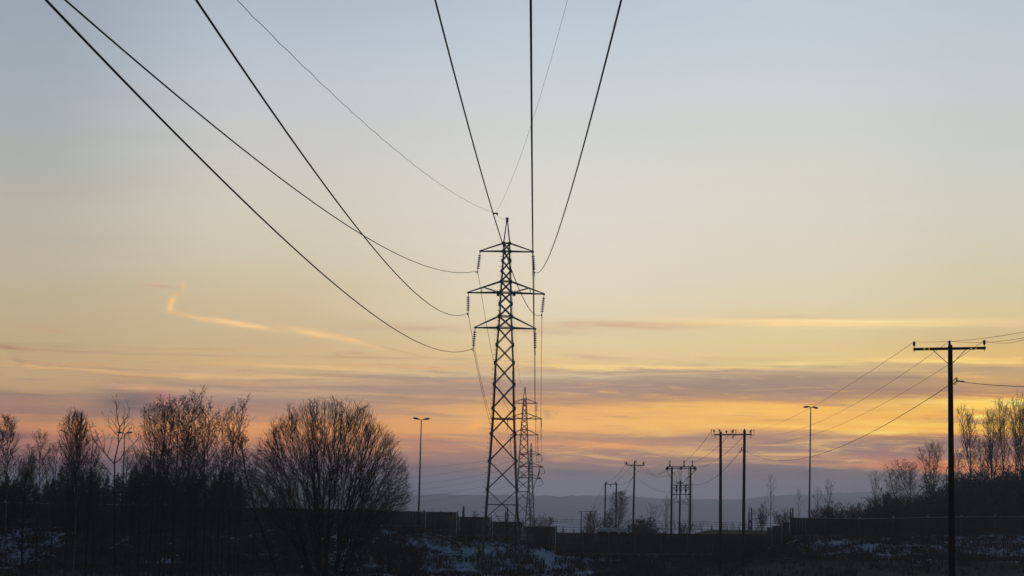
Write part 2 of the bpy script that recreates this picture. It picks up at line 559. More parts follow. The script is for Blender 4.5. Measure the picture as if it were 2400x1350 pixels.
xs = np.concatenate([np.linspace(-5200, -420, 16), np.linspace(-380, -82, 18), np.arange(-80, 80.1, .9), np.linspace(83, 380, 18), np.linspace(420, 5200, 16)])
ys = np.concatenate([np.linspace(-300, 40, 18), np.linspace(48, 150, 36), np.linspace(152, 186, 26), np.arange(187, 226.1, .55), np.arange(227, 330, 3.5),
                     np.linspace(340, 1000, 24), np.linspace(1080, 5600, 30)])
gv, gs = [], []
for y in ys:
    for x in xs:
        z = ground(x, y)
        if y < 221 and abs(x) < 90:
            k = ss((221 - y) / 4)
            z += k * (.24 * mnoise.noise(Vector((x * .42, y * .42, 0))) + .16 * mnoise.noise(Vector((x * 1.25, y * 1.25, 5))) + .25 * mnoise.noise(Vector((x * .12, y * .12, 9))))
        elif y > 600:
            z += 1.2 * mnoise.noise(Vector((x * .004, y * .004, 2)))
        gv.append((x, y, z))
        gs.append(snowcov(x, y))
W_ = len(xs)
gf = [(j * W_ + i, j * W_ + i + 1, (j + 1) * W_ + i + 1, (j + 1) * W_ + i) for j in range(len(ys) - 1) for i in range(W_ - 1)]
me = bpy.data.meshes.new('ground')
me.from_pydata(gv, [], gf)
me.polygons.foreach_set('use_smooth', [True] * len(gf))
at = me.attributes.new('snow', 'FLOAT', 'POINT')
at.data.foreach_set('value', gs)
mg = bpy.data.materials.new('frosty_ground')
mg.use_nodes = True
h = G(mg.node_tree)
b = mg.node_tree.nodes['Principled BSDF']
tcg = h.n('ShaderNodeTexCoord')
geo = h.n('ShaderNodeSeparateXYZ')
mg.node_tree.links.new(tcg.outputs['Object'], geo.inputs[0])
ob = tcg.outputs['Object']
atn = h.n('ShaderNodeAttribute', attribute_name='snow')
fine = h.noise(ob, 2.3, 7, .74, .6)
mid = h.noise(ob, .33, 3, .55, .4)
pat = h.m('ADD', h.m('MULTIPLY', fine, .62), h.m('MULTIPLY', mid, .38))
thr = h.m('SUBTRACT', .69, h.m('MULTIPLY', atn.outputs['Fac'], .36))
near = h.smooth(h.m('SUBTRACT', pat, thr), -.012, .045)
# open fields far off: strips of snow between dark hedges
fx = h.xyz(h.m('MULTIPLY', geo.outputs[0], .0022), h.m('MULTIPLY', geo.outputs[1], .0085))
field = h.smooth(h.noise(fx, 1, 3, .5, .3), .44, .52)
isfar = h.smooth(geo.outputs[1], 420, 620)
sn = h.m('ADD', h.m('MULTIPLY', near, h.m('SUBTRACT', 1.0, isfar)), h.m('MULTIPLY', field, isfar))
soil = h.mix(h.smooth(h.noise(ob, .8, 5, .65), .35, .65), (.05, .042, .028, 1), (.024, .024, .018, 1))
h.put(b.inputs['Base Color'], h.mix(sn, soil, (.70, .75, .86, 1)))
h.put(b.inputs['Roughness'], .9)
b.inputs['Specular IOR Level'].default_value = .15
bp = h.n('ShaderNodeBump')
bp.inputs['Strength'].default_value = .6
bp.inputs['Distance'].default_value = .15
h.put(bp.inputs['Height'], fine)
h.put(b.inputs['Normal'], bp.outputs[0])
me.materials.append(mg)
go = bpy.data.objects.new('ground', me)
COL.objects.link(go)
tag(go, 'frozen grassy ground with thin patches of snow', 'ground', kind='structure')

# road behind the barrier
mb = MB()
rx = np.linspace(-70, 70, 141)
for i in range(len(rx) - 1):
    a, c = rx[i], rx[i + 1]
    n = len(mb.v)
    mb.v += [(a, 227.6, ground(a, 230) + .012), (c, 227.6, ground(c, 230) + .012), (c, 244, ground(c, 240) + .012), (a, 244, ground(a, 240) + .012)]
    mb.f.append((n, n + 1, n + 2, n + 3))
tag(mb.build('road', M_ROAD), 'dark asphalt road behind the noise barrier', 'road', kind='structure')

# hills: two wooded ridges several kilometres off
RIDGE = [(-900, 1150), (-200, 1152), (300, 1156), (700, 1158), (980, 1161), (1130, 1161), (1250, 1162), (1320, 1163.5), (1400, 1161.5), (1450, 1161.5), (1500, 1166),
         (1550, 1171), (1600, 1170), (1650, 1172), (1700, 1172.5), (1760, 1169), (1800, 1163.5), (1850, 1161.5), (1900, 1160), (1950, 1158), (2020, 1155), (2090, 1150),
         (2150, 1143), (2200, 1136), (2280, 1130), (2400, 1122), (2700, 1112), (3300, 1110)]


def ridge(name, Y, table, depth, zlow, mat, seed, amp):
    px = np.arange(table[0][0], table[-1][0], 3.0)
    yy = np.interp(px, [t[0] for t in table], [t[1] for t in table])
    mb = MB()
    rows = 9
    rng = random.Random(seed)
    for j in range(rows):
        t = j / (rows - 1)
        for i, (a, y) in enumerate(zip(px, yy)):
            top = P(a, y, Y)
            s = math.sin(min(t / .62, 1) * math.pi / 2) if t < .62 else math.cos((t - .62) / .38 * math.pi / 2)
            z = zlow + (top.z - zlow) * s
            jag = 0
            if .45 < t < .8:
                jag = amp * (rng.random() * .8 + mnoise.noise(Vector((a * .05, t * 9, seed))) * .9)
            mb.v.append((top.x * (1 + (t - .62) * .1), Y + (t - .62) * depth, z + jag + 2.5 * mnoise.noise(Vector((a * .01, t * 5, seed)))))
    n = len(px)
    for j in range(rows - 1):
        for i in range(n - 1):
            mb.f.append((j * n + i, j * n + i + 1, (j + 1) * n + i + 1, (j + 1) * n + i))
    return mb.build(name, mat)


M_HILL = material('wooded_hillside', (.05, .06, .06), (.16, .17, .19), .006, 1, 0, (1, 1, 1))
tag(ridge('hills', 4600, RIDGE, 1500, -14, M_HILL, 4, 3.0), 'long hazy wooded ridge on the horizon', 'hills', kind='structure')

# ------------------------------------------------------------------ noise barrier along the road


def barrier_panel(par, x0, x1, y0, y1, zt0, zt1, zb0, zb1, rng, plinth=None):
    """one bay of upright boards between two posts; (x,y) in plan, heights at either end"""
    mb = MB()
    L = math.hypot(x1 - x0, y1 - y0)
    n = max(2, int(L / .16))
    for i in range(n):
        a, c = i / n, (i + 1) / n - .008 / L
        off = -.012 if i % 2 else .012
        off += rng.uniform(-.004, .004)
        dz = rng.uniform(-.012, .012)

        def pt(t, z, d):
            return (x0 + (x1 - x0) * t, y0 + (y1 - y0) * t + d, z)
        za, zc = zt0 + (zt1 - zt0) * a + dz, zt0 + (zt1 - zt0) * c + dz
        ba, bc = zb0 + (zb1 - zb0) * a, zb0 + (zb1 - zb0) * c
        mb.quadbox([pt(a, ba, off - .02), pt(c, bc, off - .02), pt(c, bc, off + .02), pt(a, ba, off + .02),
                    pt(a, za, off - .02), pt(c, zc, off - .02), pt(c, zc, off + .02), pt(a, za, off + .02)])
    mb.build('panel', M_BOARD, par)
    if plinth:
        mb = MB()
        mb.quadbox([(x0, y0 - .09, zb0 - plinth), (x1, y1 - .09, zb1 - plinth), (x1, y1 + .09, zb1 - plinth), (x0, y0 + .09, zb0 - plinth),
                    (x0, y0 - .09, zb0 - .004), (x1, y1 - .09, zb1 - .004), (x1, y1 + .09, zb1 - .004), (x0, y0 + .09, zb0 - .004)])
        mb.build('plinth', M_CONC, par)


def post(par, x, y, zb, zt, w=.16, mat=None, name='post'):
    mb = MB()
    mb.box((x, y, (zb + zt) / 2), w, w + .1, zt - zb)
    mb.v = mb.v
    mb.build(name, mat or M_DARKSTEEL, par)


def barrier_run(label, pts, bots, spacing, rail=False, plinth=.5, Yf=None, skip=(), group='noise barrier along the road'):
    """a level run: pts / bots are photo points along the top and bottom edge"""
    Yf = Yf or (lambda x: FY)
    ax, ay = zip(*pts)
    bx, by = zip(*bots)
    xa, xb = ax[0], ax[-1]
    n = max(1, round((xb - xa) / spacing))
    e = P(xa, by[0], Yf(xa))
    root = thing('noise_barrier', label, 'fence', (e.x, Yf(xa), e.z), group)
    rng = random.Random(int(xa) + 5)
    prev = None
    for i in range(n + 1):
        px = xa + (xb - xa) * i / n
        T = P(px, float(np.interp(px, ax, ay)), Yf(px))
        B = P(px, float(np.interp(px, bx, by)), Yf(px))
        post(root, T.x, T.y - .03, B.z - .9, T.z + .07)
        if rail:
            mb = MB()
            mb.lathe((T.x, T.y - .06, T.z + .06), (0, 0, 1), [(0, .1), (.1, .12), (.18, .1), (.22, .04)], 8)
            mb.build('post_cap', M_CAP, root)
        if prev:
            T0, B0 = prev
            barrier_panel(root, T0.x + .09, T.x - .09, T0.y, T.y, T0.z, T.z, B0.z, B.z, rng, plinth)
            if rail:
                mb = MB()
                mb.beam((T0.x + .1, T0.y - .03, T0.z + .05), (T.x - .1, T.y - .03, T.z + .05), .1, .05)
                mb.build('top_rail', M_CAP, root)
        prev = (T, B)
    return root


barrier_run('dark board barrier running behind the left trees, as far as the bare round willow', [(-140, 1176), (0, 1179), (600, 1190), (940, 1197.5), (993, 1200)],
            [(-140, 1214), (0, 1217), (600, 1225), (993, 1231)], 78, rail=True, plinth=.55)
# four stepped bays going down towards the underpass
steps = [(996, 1073, 1199, 1241), (1075, 1151, 1211, 1254), (1153, 1226, 1222, 1267), (1229, 1304, 1234, 1278)]
e = P(996, 1254, FY)
root = thing('noise_barrier', 'four dark board bays stepping down behind the foot of the nearest lattice tower', 'fence', (e.x, FY, e.z), 'noise barrier along the road')
rng = random.Random(9)
for (a, c, t, bt) in steps:
    A_, C_ = P(a, t, FY), P(c, t + 1.2, FY)
    A_.z = C_.z = (A_.z + C_.z) / 2
    Bz = P((a + c) / 2, bt, FY).z
    barrier_panel(root, A_.x + .1, C_.x - .1, FY, FY, A_.z, A_.z, Bz, Bz, rng, .55)
    post(root, C_.x, FY - .03, Bz - 1.1, A_.z + .16, .13)
    post(root, A_.x, FY - .03, Bz - 1.1, A_.z + .03, .13)
barrier_run('long dark low barrier between the lattice tower foot and the twin-pole stand, over the dip', [(1307, 1249), (1550, 1250.5), (1795, 1252.5)],
            [(1307, 1296), (1795, 1297)], 61, plinth=.5)
root = thing('noise_barrier', 'three small barrier bays stepping up beside the earth mound', 'fence', tuple(P(1800, 1270, FY)), 'noise barrier along the road')
for (a, c, t, bt) in [(1798, 1809, 1236, 1282), (1811, 1833, 1232.5, 1278), (1835, 1852, 1224, 1272)]:
    A_, C_ = P(a, t, FY), P(c, t, FY)
    Bz = P(c, bt, FY).z
    barrier_panel(root, A_.x, C_.x - .1, FY, FY, A_.z, A_.z, Bz, Bz, rng, .6)
    post(root, C_.x, FY - .03, Bz - .9, A_.z + .05, .12)
barrier_run('board barrier with pale rail and knobbed posts along the top of the snowy bank', [(1855, 1213.5), (1876, 1214), (1952, 1216), (2026, 1217.5), (2103, 1215.5), (2182, 1213.5), (2260, 1212.5), (2338, 1211.5), (2416, 1210.5), (2494, 1210), (2572, 1210)],
            [(1855, 1255), (1952, 1252), (2026, 1252), (2400, 1249), (2572, 1249)], 77.5, rail=True, plinth=.5, Yf=lambda x: FY - .2 - (max(0, x - 2026)) * .006)

# ------------------------------------------------------------------ lattice towers


def interp_axis(ax, y):
    ys_, xs_ = zip(*ax)
    return float(np.interp(y, ys_, xs_))


def lattice_tower(label, Y, axis, halves, arms, peak_y, base_y, panels_y, ties_y, legw, brw, strain=False, detail=True, doubled=()):
    base = P(interp_axis(axis, base_y), base_y, Y)
    mp = Y / F * 1.006
    root = thing('lattice_tower', label, 'power pylon', tuple(base), 'lattice towers of the high-voltage line')

    def lev(y):
        return P(interp_axis(axis, y), y, Y).z

    hy, hw = zip(*halves)

    def half(y):
        return float(np.interp(y, hy, hw)) * mp

    cx = base.x

    def corner(y, sx, sy):
        w = half(y)
        return Vector((cx + sx * w, Y + sy * w, lev(y)))
    top_y = halves[0][0]
    for sx in (-1, 1):
        for sy in (-1, 1):
            mb = MB()
            seq = [y for y in hy]
            for a, c in zip(seq, seq[1:]):
                k = legw * (1 if a > arms[2][1] else .8)
                mb.angle(corner(a, sx, sy), corner(c, sx, sy), k, (-sx, 0, 0), (0, -sy, 0), k * .32)
            mb.build('leg', M_STEEL, root)
    # four braced faces
    for f_ in range(4):
        mb = MB()
        off = legw * .36

        def cr(y, k):
            if f_ == 0:
                v = corner(y, k, -1) + Vector((0, -.02, 0))
            elif f_ == 1:
                v = corner(y, k, 1) + Vector((0, .02, 0))
            elif f_ == 2:
                v = corner(y, -1, k) + Vector((-.02, 0, 0))
            else:
                v = corner(y, 1, k) + Vector((.02, 0, 0))
            return v
        nrm = [(0, -1, 0), (0, 1, 0), (-1, 0, 0), (1, 0, 0)][f_]
        nv = Vector(nrm) * .03
        for a, c in zip(panels_y, panels_y[1:]):
            w = brw * (1.15 if a < arms[2][1] else 1)
            mb.beam(cr(a, -1) + nv, cr(c, 1) + nv, w, .03, nrm)
            mb.beam(cr(a, 1) - nv, cr(c, -1) - nv, w, .03, nrm)
            if detail:
                for kk in (-1, 1):
                    q = cr(a, kk)
                    mb.box(tuple(q), .05 if abs(nrm[0]) else .26, .05 if abs(nrm[1]) else .26, .26)
        for y in ties_y:
            mb.beam(cr(y, -1), cr(y, 1), brw * 1.2, .06, nrm)
        for (ya, yb, dx, tl, tr) in arms:
            for y in (ya, yb):
                mb.beam(cr(y, -1), cr(y, 1), brw * 1.3, .06, nrm)
        mb.build('face_bracing', M_STEEL, root)
    # peak
    mb = MB()
    pk = Vector((cx, Y, lev(peak_y)))
    for sx in (-1, 1):
        for sy in (-1, 1):
            mb.beam(corner(top_y, sx, sy), pk + Vector((sx * .05, sy * .05, -.25)), brw * 1.3)
    mb.box(tuple(pk - Vector((0, 0, .1))), .28, .28, .42)
    mb.beam(pk + Vector((-.2, 0, .1)), pk + Vector((.2, 0, .1)), .08)
    mb.build('peak', M_STEEL, root)
    tips = {}
    for ai, (yu, yl, braced, tl, tr) in enumerate(arms):
        for sx, tip in ((-1, tl), (1, tr)):
            mb = MB()
            T = P(tip[0], tip[1], Y)
            tips[(ai, sx)] = T
            for sy in (-1, 1):
                lo, hi = corner(yl, sx, sy), corner(yu, sx, sy)
                mb.beam(lo, T + Vector((0, sy * .06, 0)), brw * 1.35)
                mb.beam(hi, T + Vector((0, sy * .06, .06)), brw * 1.1)
                if braced:
                    mid_l = lo.lerp(T, .58)
                    mid_h = hi.lerp(T, .58)
                    mb.beam(mid_l, mid_h, brw * .8)
                    mb.beam(lo, hi.lerp(T, .53), brw * .8)
            for t_ in (.33, .66):
                mb.beam(corner(yl, sx, -1).lerp(T, t_), corner(yl, sx, 1).lerp(T, t_), brw * .7)
            mb.box(tuple(T), .22, .3, .16)
            mb.build('crossarm', M_STEEL, root)
    if detail:
        mb = MB()
        y = base_y - 60
        while y > top_y + 15:
            c_ = corner(y, -1, -1)
            mb = MB()
            mb.beam(c_, c_ + Vector((-.28, 0, 0)), .03)
            mb.beam(c_ + Vector((-.27, 0, -.02)), c_ + Vector((-.27, 0, .06)), .03)
            mb.build('step_bolt', M_STEEL, root)
            y -= 11.5
        for sx in (-1, 1):
            for sy in (-1, 1):
                mb = MB()
                c_ = corner(base_y, sx, sy)
                mb.box((c_.x, c_.y, c_.z - .2), .9, .9, 1.0)
                mb.build('footing', M_CONC, root)
    return root, tips, pk


def insulator_string(root, top, bot, n, r, disc_parts=True):
    top, bot = Vector(top), Vector(bot)
    d = bot - top
    mb = MB()
    mb.tube([top, bot], r * .2, 6)
    mb.tube([bot + Vector((0, -.3, -.02)), bot + Vector((0, .3, -.02))], r * .28, 6)
    mb.tube([bot + Vector((0, .05, 0)), bot + Vector((.02, .12, -.22)), bot + Vector((.06, .2, -.42))], .035, 5)
    o = mb.build('insulator_string', M_GLASS, root)
    if not disc_parts:
        mb = MB()
        for i in range(n):
            t = .17 + .66 * i / (n - 1)
            mb.lathe(top + d * t, d, [(-.02, r * .3), (0, r), (.05, r * .9), (.09, r * .35)], 8)
        mb.build('discs', M_GLASS, o, origin=tuple(root.location))
        return
    for i in range(n):
        t = .17 + .66 * i / (n - 1)
        mb = MB()
        mb.lathe(top + d * t, d, [(-.03, r * .3), (0, r), (.04, r * .95), (.1, r * .4)], 12)
        mb.build('disc', M_GLASS, o, origin=tuple(root.location))


AX1 = [(513, 1188.7), (590, 1187.7), (686, 1186), (768, 1184.3), (870, 1182.6), (982, 1181.4), (1183, 1176.5), (1330, 1173.5)]
HW1 = [(570, 7.2), (589, 8.3), (660, 11.7), (685.5, 13.3), (741.5, 15), (768.4, 16.8), (870, 22.8), (982, 26.5), (1183, 37), (1330, 46)]
ARMS1 = [(570, 589, False, (1125.5, 589), (1249, 590.5)), (659.7, 686, True, (1097.5, 686), (1275, 689.5)), (741.5, 768.4, False, (1113.5, 768), (1254.5, 771))]
PAN1 = [570, 589, 611, 635, 660, 685.5, 712, 741.5, 768.4, 808, 850, 901, 957, 1017, 1081, 1148, 1217, 1330]
T1, TIP1, PK1 = lattice_tower('tall dark lattice tower nearest the road, with six long insulator strings', 207, AX1, HW1, ARMS1, 513, 1330, PAN1, [982, 1183, 1326], .2, .085)
INS1 = {(0, -1): (1119.5, 635), (0, 1): (1252, 637), (1, -1): (1097, 733.5), (1, 1): (1270, 736), (2, -1): (1109, 816), (2, 1): (1254, 822)}
for k, (a, y) in INS1.items():
    T = TIP1[k]
    B = P(a, y, 207)
    B.y = 207
    insulator_string(T1, T - Vector((0, 0, .1)), B, 7, .19)
    INS1[k] = B
for sx, px in ((-1, 1167.5), (1, 1205)):
    mb = MB()
    q = P(px, 690.5, 206.4)
    mb.box(tuple(q), .3, .3, .3)
    mb.box((q.x, q.y, q.z + .2), .1, .1, .2)
    mb.build('warning_light', M_DARKSTEEL, T1)

AX2 = [(909, 1230.5), (1050, 1228), (1250, 1224.5)]
HW2 = [(935, 3.6), (945, 4.4), (968.5, 6), (981.5, 6.6), (1007, 8), (1019.5, 8.6), (1250, 19.5)]
ARMS2 = [(935, 945, False, (1202, 944.5), (1258.5, 945)), (968.5, 981.5, True, (1189.5, 981), (1269.5, 982)), (1007, 1019.5, False, (1197, 1019), (1261, 1019.5))]
PAN2 = [935, 945, 956, 968.5, 981.5, 993, 1007, 1019.5, 1038, 1058, 1079, 1101, 1124, 1149, 1176, 1210, 1250]
T2, TIP2, PK2 = lattice_tower('second lattice tower in the line, half hidden behind the nearest one', 445, AX2, HW2, ARMS2, 909, 1250, PAN2, [1152], .25, .125, detail=False)
INS2 = {}
for k, T in TIP2.items():
    B = T + Vector((k[1] * -.05, 0, -2.0))
    insulator_string(T2, T, B, 8, .16, False)
    INS2[k] = B

AX3 = [(1039, 1243.5), (1245, 1241.5)]
HW3 = [(1052, 2.2), (1064, 2.8), (1083, 3.4), (1093, 3.8), (1110, 4.6), (1119, 5), (1245, 12.5)]
ARMS3 = [(1057, 1064, False, (1219, 1065), (1266, 1065)), (1085, 1093, False, (1216, 1093), (1271.5, 1094)), (1112, 1120, False, (1217, 1119), (1267.5, 1121))]
PAN3 = [1052, 1064, 1074, 1083, 1093, 1102, 1110, 1119, 1133, 1149, 1166, 1184, 1204, 1224, 1245]
T3, TIP3, PK3 = lattice_tower('farthest small lattice tower with hooked jumper loops on its arms', 620, AX3, HW3, ARMS3, 1039, 1245, PAN3, [1064, 1093, 1119], .36, .17, detail=False)
for (ai, sx), T in TIP3.items():
    mb = MB()
    lp = [T + Vector((sx * .15, -2.2, -.2)), T + Vector((sx * .5, -1.4, -1.1)), T + Vector((sx * .75, -.5, -1.75)), T + Vector((sx * .6, .2, -2.0)),
          T + Vector((sx * -.3, .8, -2.25)), T + Vector((sx * -1.3, 1.6, -2.4))]
    mb.tube(lp, .07, 5)
    mb.tube([T, T + Vector((sx * .15, -2.2, -.2))], .12, 6)
    mb.tube([T, T + Vector((sx * -1.0, 2.0, -.3))], .12, 6)
    mb.build('jumper_loop', M_DARKSTEEL, T3)
mb = MB()
mb.tube([P(1266, 1096, 618), P(1262, 1112, 618.5), P(1252, 1138, 619), P(1245, 1165, 619.2), P(1244, 1230, 619)], .11, 5)
mb.tube([P(1264.5, 1103, 618.2), P(1261, 1114, 618.5)], .22, 6)
mb.build('down_lead', M_DARKSTEEL, T3)

# ------------------------------------------------------------------ high-voltage wires


def sagline(p, q, sag, n=60, t1=1.0):
    o = []
    for i in range(n + 1):
        t = t1 * i / n
        v = p.lerp(q, t)
        v = Vector((p.x + (q.x - p.x) * t, p.y + (q.y - p.y) * t, p.z + (q.z - p.z) * t - 4 * sag * t * (1 - t)))
        o.append(v)
    return o


def sag_through(p, q, px, py):
    """sag that carries the wire from p to q past one photo point"""
    best = None
    for i in range(0, 161):
        s = i * .1 if i < 100 else 10 + (i - 100) * .2
        L = sagline(p, q, s, 50)
        im = [PX(v) for v in L]
        d = 1e9
        for (a, c), (e_, g_) in zip(im, im[1:]):
            vx, vy = e_ - a, g_ - c
            l2 = vx * vx + vy * vy + 1e-9
            t = max(0, min(1, ((px - a) * vx + (py - c) * vy) / l2))
            d = min(d, math.hypot(a + vx * t - px, c + vy * t - py))
        if best is None or d < best[0]:
            best = (d, s)
    return best[1]


NEAR = {(0, -1): ((153, 0), 48, 2.3), (1, -1): ((460, 0), 40, 2.36), (2, -1): ((108, 0), 36, 2.54),
        (0, 1): ((1456, 0), 46, 2.12), (1, 1): ((1020, 0), 46, 2.48), (2, 1): ((1244, 0), 38, 1.94)}
MIDS = {(0, -1): (1160, 862), (1, -1): (1153, 985), (2, -1): (1147, 985)}
LAB = {(0, -1): 'uppermost thick wire of the left fan, ending at the near tower top left insulator',
       (1, -1): 'thick wire crossing another on its way down to the middle left insulator',
       (2, -1): 'lowest thick wire of the left fan, ending at the lower left insulator',
       (0, 1): 'thick wire curving from the top right down to the upper right insulator',
       (1, 1): 'thick wire passing behind the tower peak to the middle right insulator',
       (2, 1): 'straight vertical thick wire dropping to the lower right insulator'}
for k, ((px, py), Yt, s) in NEAR.items():
    B = INS1[k]
    E_ = P(px, py, Yt)
    mb = MB()
    line = list(reversed(sagline(B, E_, s, 90, 1.28)))
    q = INS2[k]
    s2_ = sag_through(B, q, *MIDS[k]) if k in MIDS else 7.0
    line += sagline(B, q, s2_, 60)[1:]
    line += sagline(q, TIP3[k] + Vector((0, -2.2, -.2)), 4.0, 30)[1:]
    mb.tube(line, .026, 6)
    if detail_ := True:
        for dy in (-1.3, 1.5):
            i = min(range(len(line)), key=lambda j: abs(line[j].y - (207 + dy)))
            mb.tube([line[i] + Vector((0, -.2, -.12)), line[i] + Vector((0, .2, -.12))], .06, 6)
    tag(mb.build('conductor_wire', M_WIRE), LAB[k], 'power line', 'conductors of the high-voltage line')
YK = P(1161, 500, 201)
mb = MB()
el = list(reversed(sagline(YK, P(555, 0, 74), 1.25, 90, 1.35)))
# the earth wire carries a spiral wrap, so it looks slightly ropy
el = [v + Vector((0, 0, .03 * math.sin(i * 2.2))) for i, v in enumerate(el)]
mb.tube(el + sagline(YK, PK1, .25, 10)[1:] + sagline(PK1, PK2, 6, 60)[1:], .013, 4)
mb.box(tuple(YK), .55, .1, .14)
mb.box(tuple(YK + Vector((.2, 0, -.08))), .14, .12, .18)
tag(mb.build('earth_wire', M_WIRE), 'thin wavy earth wire rising to the left from the clamp by the tower peak', 'power line', 'earth wires')
mb = MB()
mb.tube(list(reversed(sagline(YK, P(1330, 0, 120), 1.55, 60, 1.3))), .012, 4)
tag(mb.build('earth_wire', M_WIRE), 'hair-thin earth wire rising to the right from the clamp by the tower peak', 'power line', 'earth wires')
FAINT = [('highest', 0, -1, 1118), ('second highest', 0, 1, 1140), ('third', 1, -1, 1156), ('fourth', 1, 1, 1170), ('fifth', 2, -1, 1187), ('lowest', 2, 1, 1200)]
for w, ai, sx, y9 in FAINT:
    T = TIP3[(ai, sx)]
    p0 = T + Vector((-1.0, 2.0, -.3))
    d9 = P(980, y9 - 22, 660)
    mb = MB()
    mb.tube(sagline(p0, d9, .6, 30, 2.6), .028, 4)
    tag(mb.build('conductor_wire', M_WIRE), w + ' of the six faint distant wires slanting between the willow and the far tower', 'power line', 'faint distant wires')

# ------------------------------------------------------------------ wooden poles


def pin_insulator(root, base, h, r, pin=.12):
    mb = MB()
    b_ = Vector(base)
    mb.tube([b_, b_ + Vector((0, 0, pin + .03))], r * .25, 6)
    prof = [(pin, r * .7), (pin + .02, r)]
    n = 3
    for i in range(n):
        z = pin + .02 + (h - .06) * i / n
        prof += [(z, r), (z + (h - .06) / n * .55, r * .97), (z + (h - .06) / n * .75, r * .72)]
    prof += [(pin + h - .03, r * .95), (pin + h, r * .5)]
    mb.lathe(b_, (0, 0, 1), prof, 10)
    return mb.build('insulator', M_GLASS, root)


def pole_mb(mb, top, base, rt, rb):
    pts = [base.lerp(top, t / 8) for t in range(9)]
    mb.tube(pts, [rb + (rt - rb) * t / 8 for t in range(9)], 14)
    mb.tube([top, top + Vector((0, 0, .05))], [rt * 1.05, rt * .6], 14)


# near pole on the right
YP = 72
mpp = YP / F
top = P(2227, 811, YP)
gz = ground(top.x, YP)
UPOLE = thing('utility_pole', 'big dark wooden pole in the right foreground with a slotted steel crossarm', 'utility pole', (top.x, YP, gz - .3))
mb = MB()
pole_mb(mb, top, Vector((top.x + .02, YP, gz - .3)), .083, .152)
mb.build('pole', M_WOODPOLE, UPOLE, smooth=True)
L_, R_ = P(2141, 818.5, YP - .14), P(2310, 815.8, YP - .14)
mb = MB()
ax = (R_ - L_)
ll = ax.length
dxa = ax.normalized()
hA = .095
zv = Vector((0, 0, 1))
for s_ in (-1, 1):
    mb.beam(L_ + zv * s_ * .032, R_ + zv * s_ * .032, .09, .03)
sl_ = [.15, .217, .80, .866]
prev = 0
for t_ in sl_ + [1.0]:
    a_ = prev
    c_ = (t_ - .012) if t_ < 1 else 1.0
    mb.beam(L_ + ax * a_, L_ + ax * c_, .09, .036)
    prev = t_ + .012
mb.build('crossarm', M_DARKSTEEL, UPOLE)
for a_, b_ in (((2187, 821), (2222, 852)), ((2264, 819), (2233, 851))):
    mb = MB()
    mb.beam(P(*a_, YP - .1), P(*b_, YP - .1), .035, .02)
    mb.build('brace', M_DARKSTEEL, UPOLE)
PINS = []
for (a_, y0, y1) in ((2142.5, 815.5, 800), (2225.5, 811, 798), (2307, 813, 797)):
    q = P(a_, y0, YP - .14 if a_ != 2225.5 else YP)
    t_ = P(a_, y1, q.y)
    hh = t_.z - q.z
    pin_insulator(UPOLE, q, .165, .05, hh - .165)
    PINS.append(t_ - Vector((0, 0, .02)))
    mb = MB()
    if a_ != 2225.5:
        mb.tube([q, q - Vector((0, 0, .16))], [.022, .008], 6)
        mb.build('pin_bolt', M_DARKSTEEL, UPOLE)
mb = MB()
pl = P(2232, 884.5, YP - .05)
mb.beam(P(2234, 893, YP), P(2241, 885.5, YP - .1), .02)
mb.beam(P(2234, 900, YP), P(2243, 893, YP - .1), .03)
mb.tube([P(2242, 884.5, YP - .1), P(2242.8, 893, YP - .1)], .028, 6)
mb.tube([P(2243, 893, YP - .1), P(2242.5, 898, YP - .1), P(2240, 902, YP - .1), P(2235.5, 901, YP)], .008, 5)
mb.build('cable_bracket', M_DARKSTEEL, UPOLE)

# twin-pole stand with disconnector, in front of the barrier
YH = 190
HF = thing('twin_pole_stand', 'twin dark wooden poles joined by a crossarm crowded with insulators, in front of the barrier', 'utility pole', tuple(P(1716, 1305, YH)))
for (xt, yt, xb, yb) in ((1689, 1012.5, 1690, 1305), (1745, 1009.5, 1743, 1303)):
    mb = MB()
    t_, b_ = P(xt, yt, YH), P(xb, yb, YH)
    b_ = Vector((P(xb, 1100, YH).x, YH, ground(b_.x, YH) - .3))
    t_.x = P(xt, yt, YH).x
    pole_mb(mb, t_, b_, .125, .165)
    mb.build('pole', M_WOODPOLE, HF, smooth=True)
mb = MB()
mb.beam(P(1672.5, 1019, YH - .17), P(1761.5, 1018.5, YH - .17), .13, .13)
mb.build('crossarm', M_DARKSTEEL, HF)
HPIN = {}
for (a_, y0, y1, big) in ((1673.5, 1016.5, 1006.5, 1), (1686.5, 1013, 1008, 0), (1702.5, 1016.5, 1009, 1), (1716.5, 1016.5, 1008, 1), (1745, 1011, 1007.5, 0), (1758.5, 1016.5, 1008.5, 1)):
    q = P(a_, y0, YH - .17)
    t_ = P(a_, y1, q.y)
    pin_insulator(HF, q, max(.2, (t_.z - q.z) * .65), .085, max(.03, (t_.z - q.z) * .35))
    HPIN[a_] = t_
for a_ in (1667.5, 1719.5, 1724.5, 1761.5, 1767):
    mb = MB()
    sg = -1 if a_ in (1667.5, 1719.5, 1761.5) else 1
    mb.tube([P(a_ + sg * .4, 1006, YH - .2), P(a_, 1008.5, YH - .2), P(a_ + .3, 1010, YH - .2)], [.02, .05, .03], 6)
    mb.tube([P(a_, 1009, YH - .2), P(a_ + sg * .3, 1016, YH - .2), P(a_ - sg * .5, 1021, YH - .2), P(a_ - sg * 4, 1021.5, YH - .2)], .02, 5)
    mb.build('arcing_horn', M_DARKSTEEL, HF)
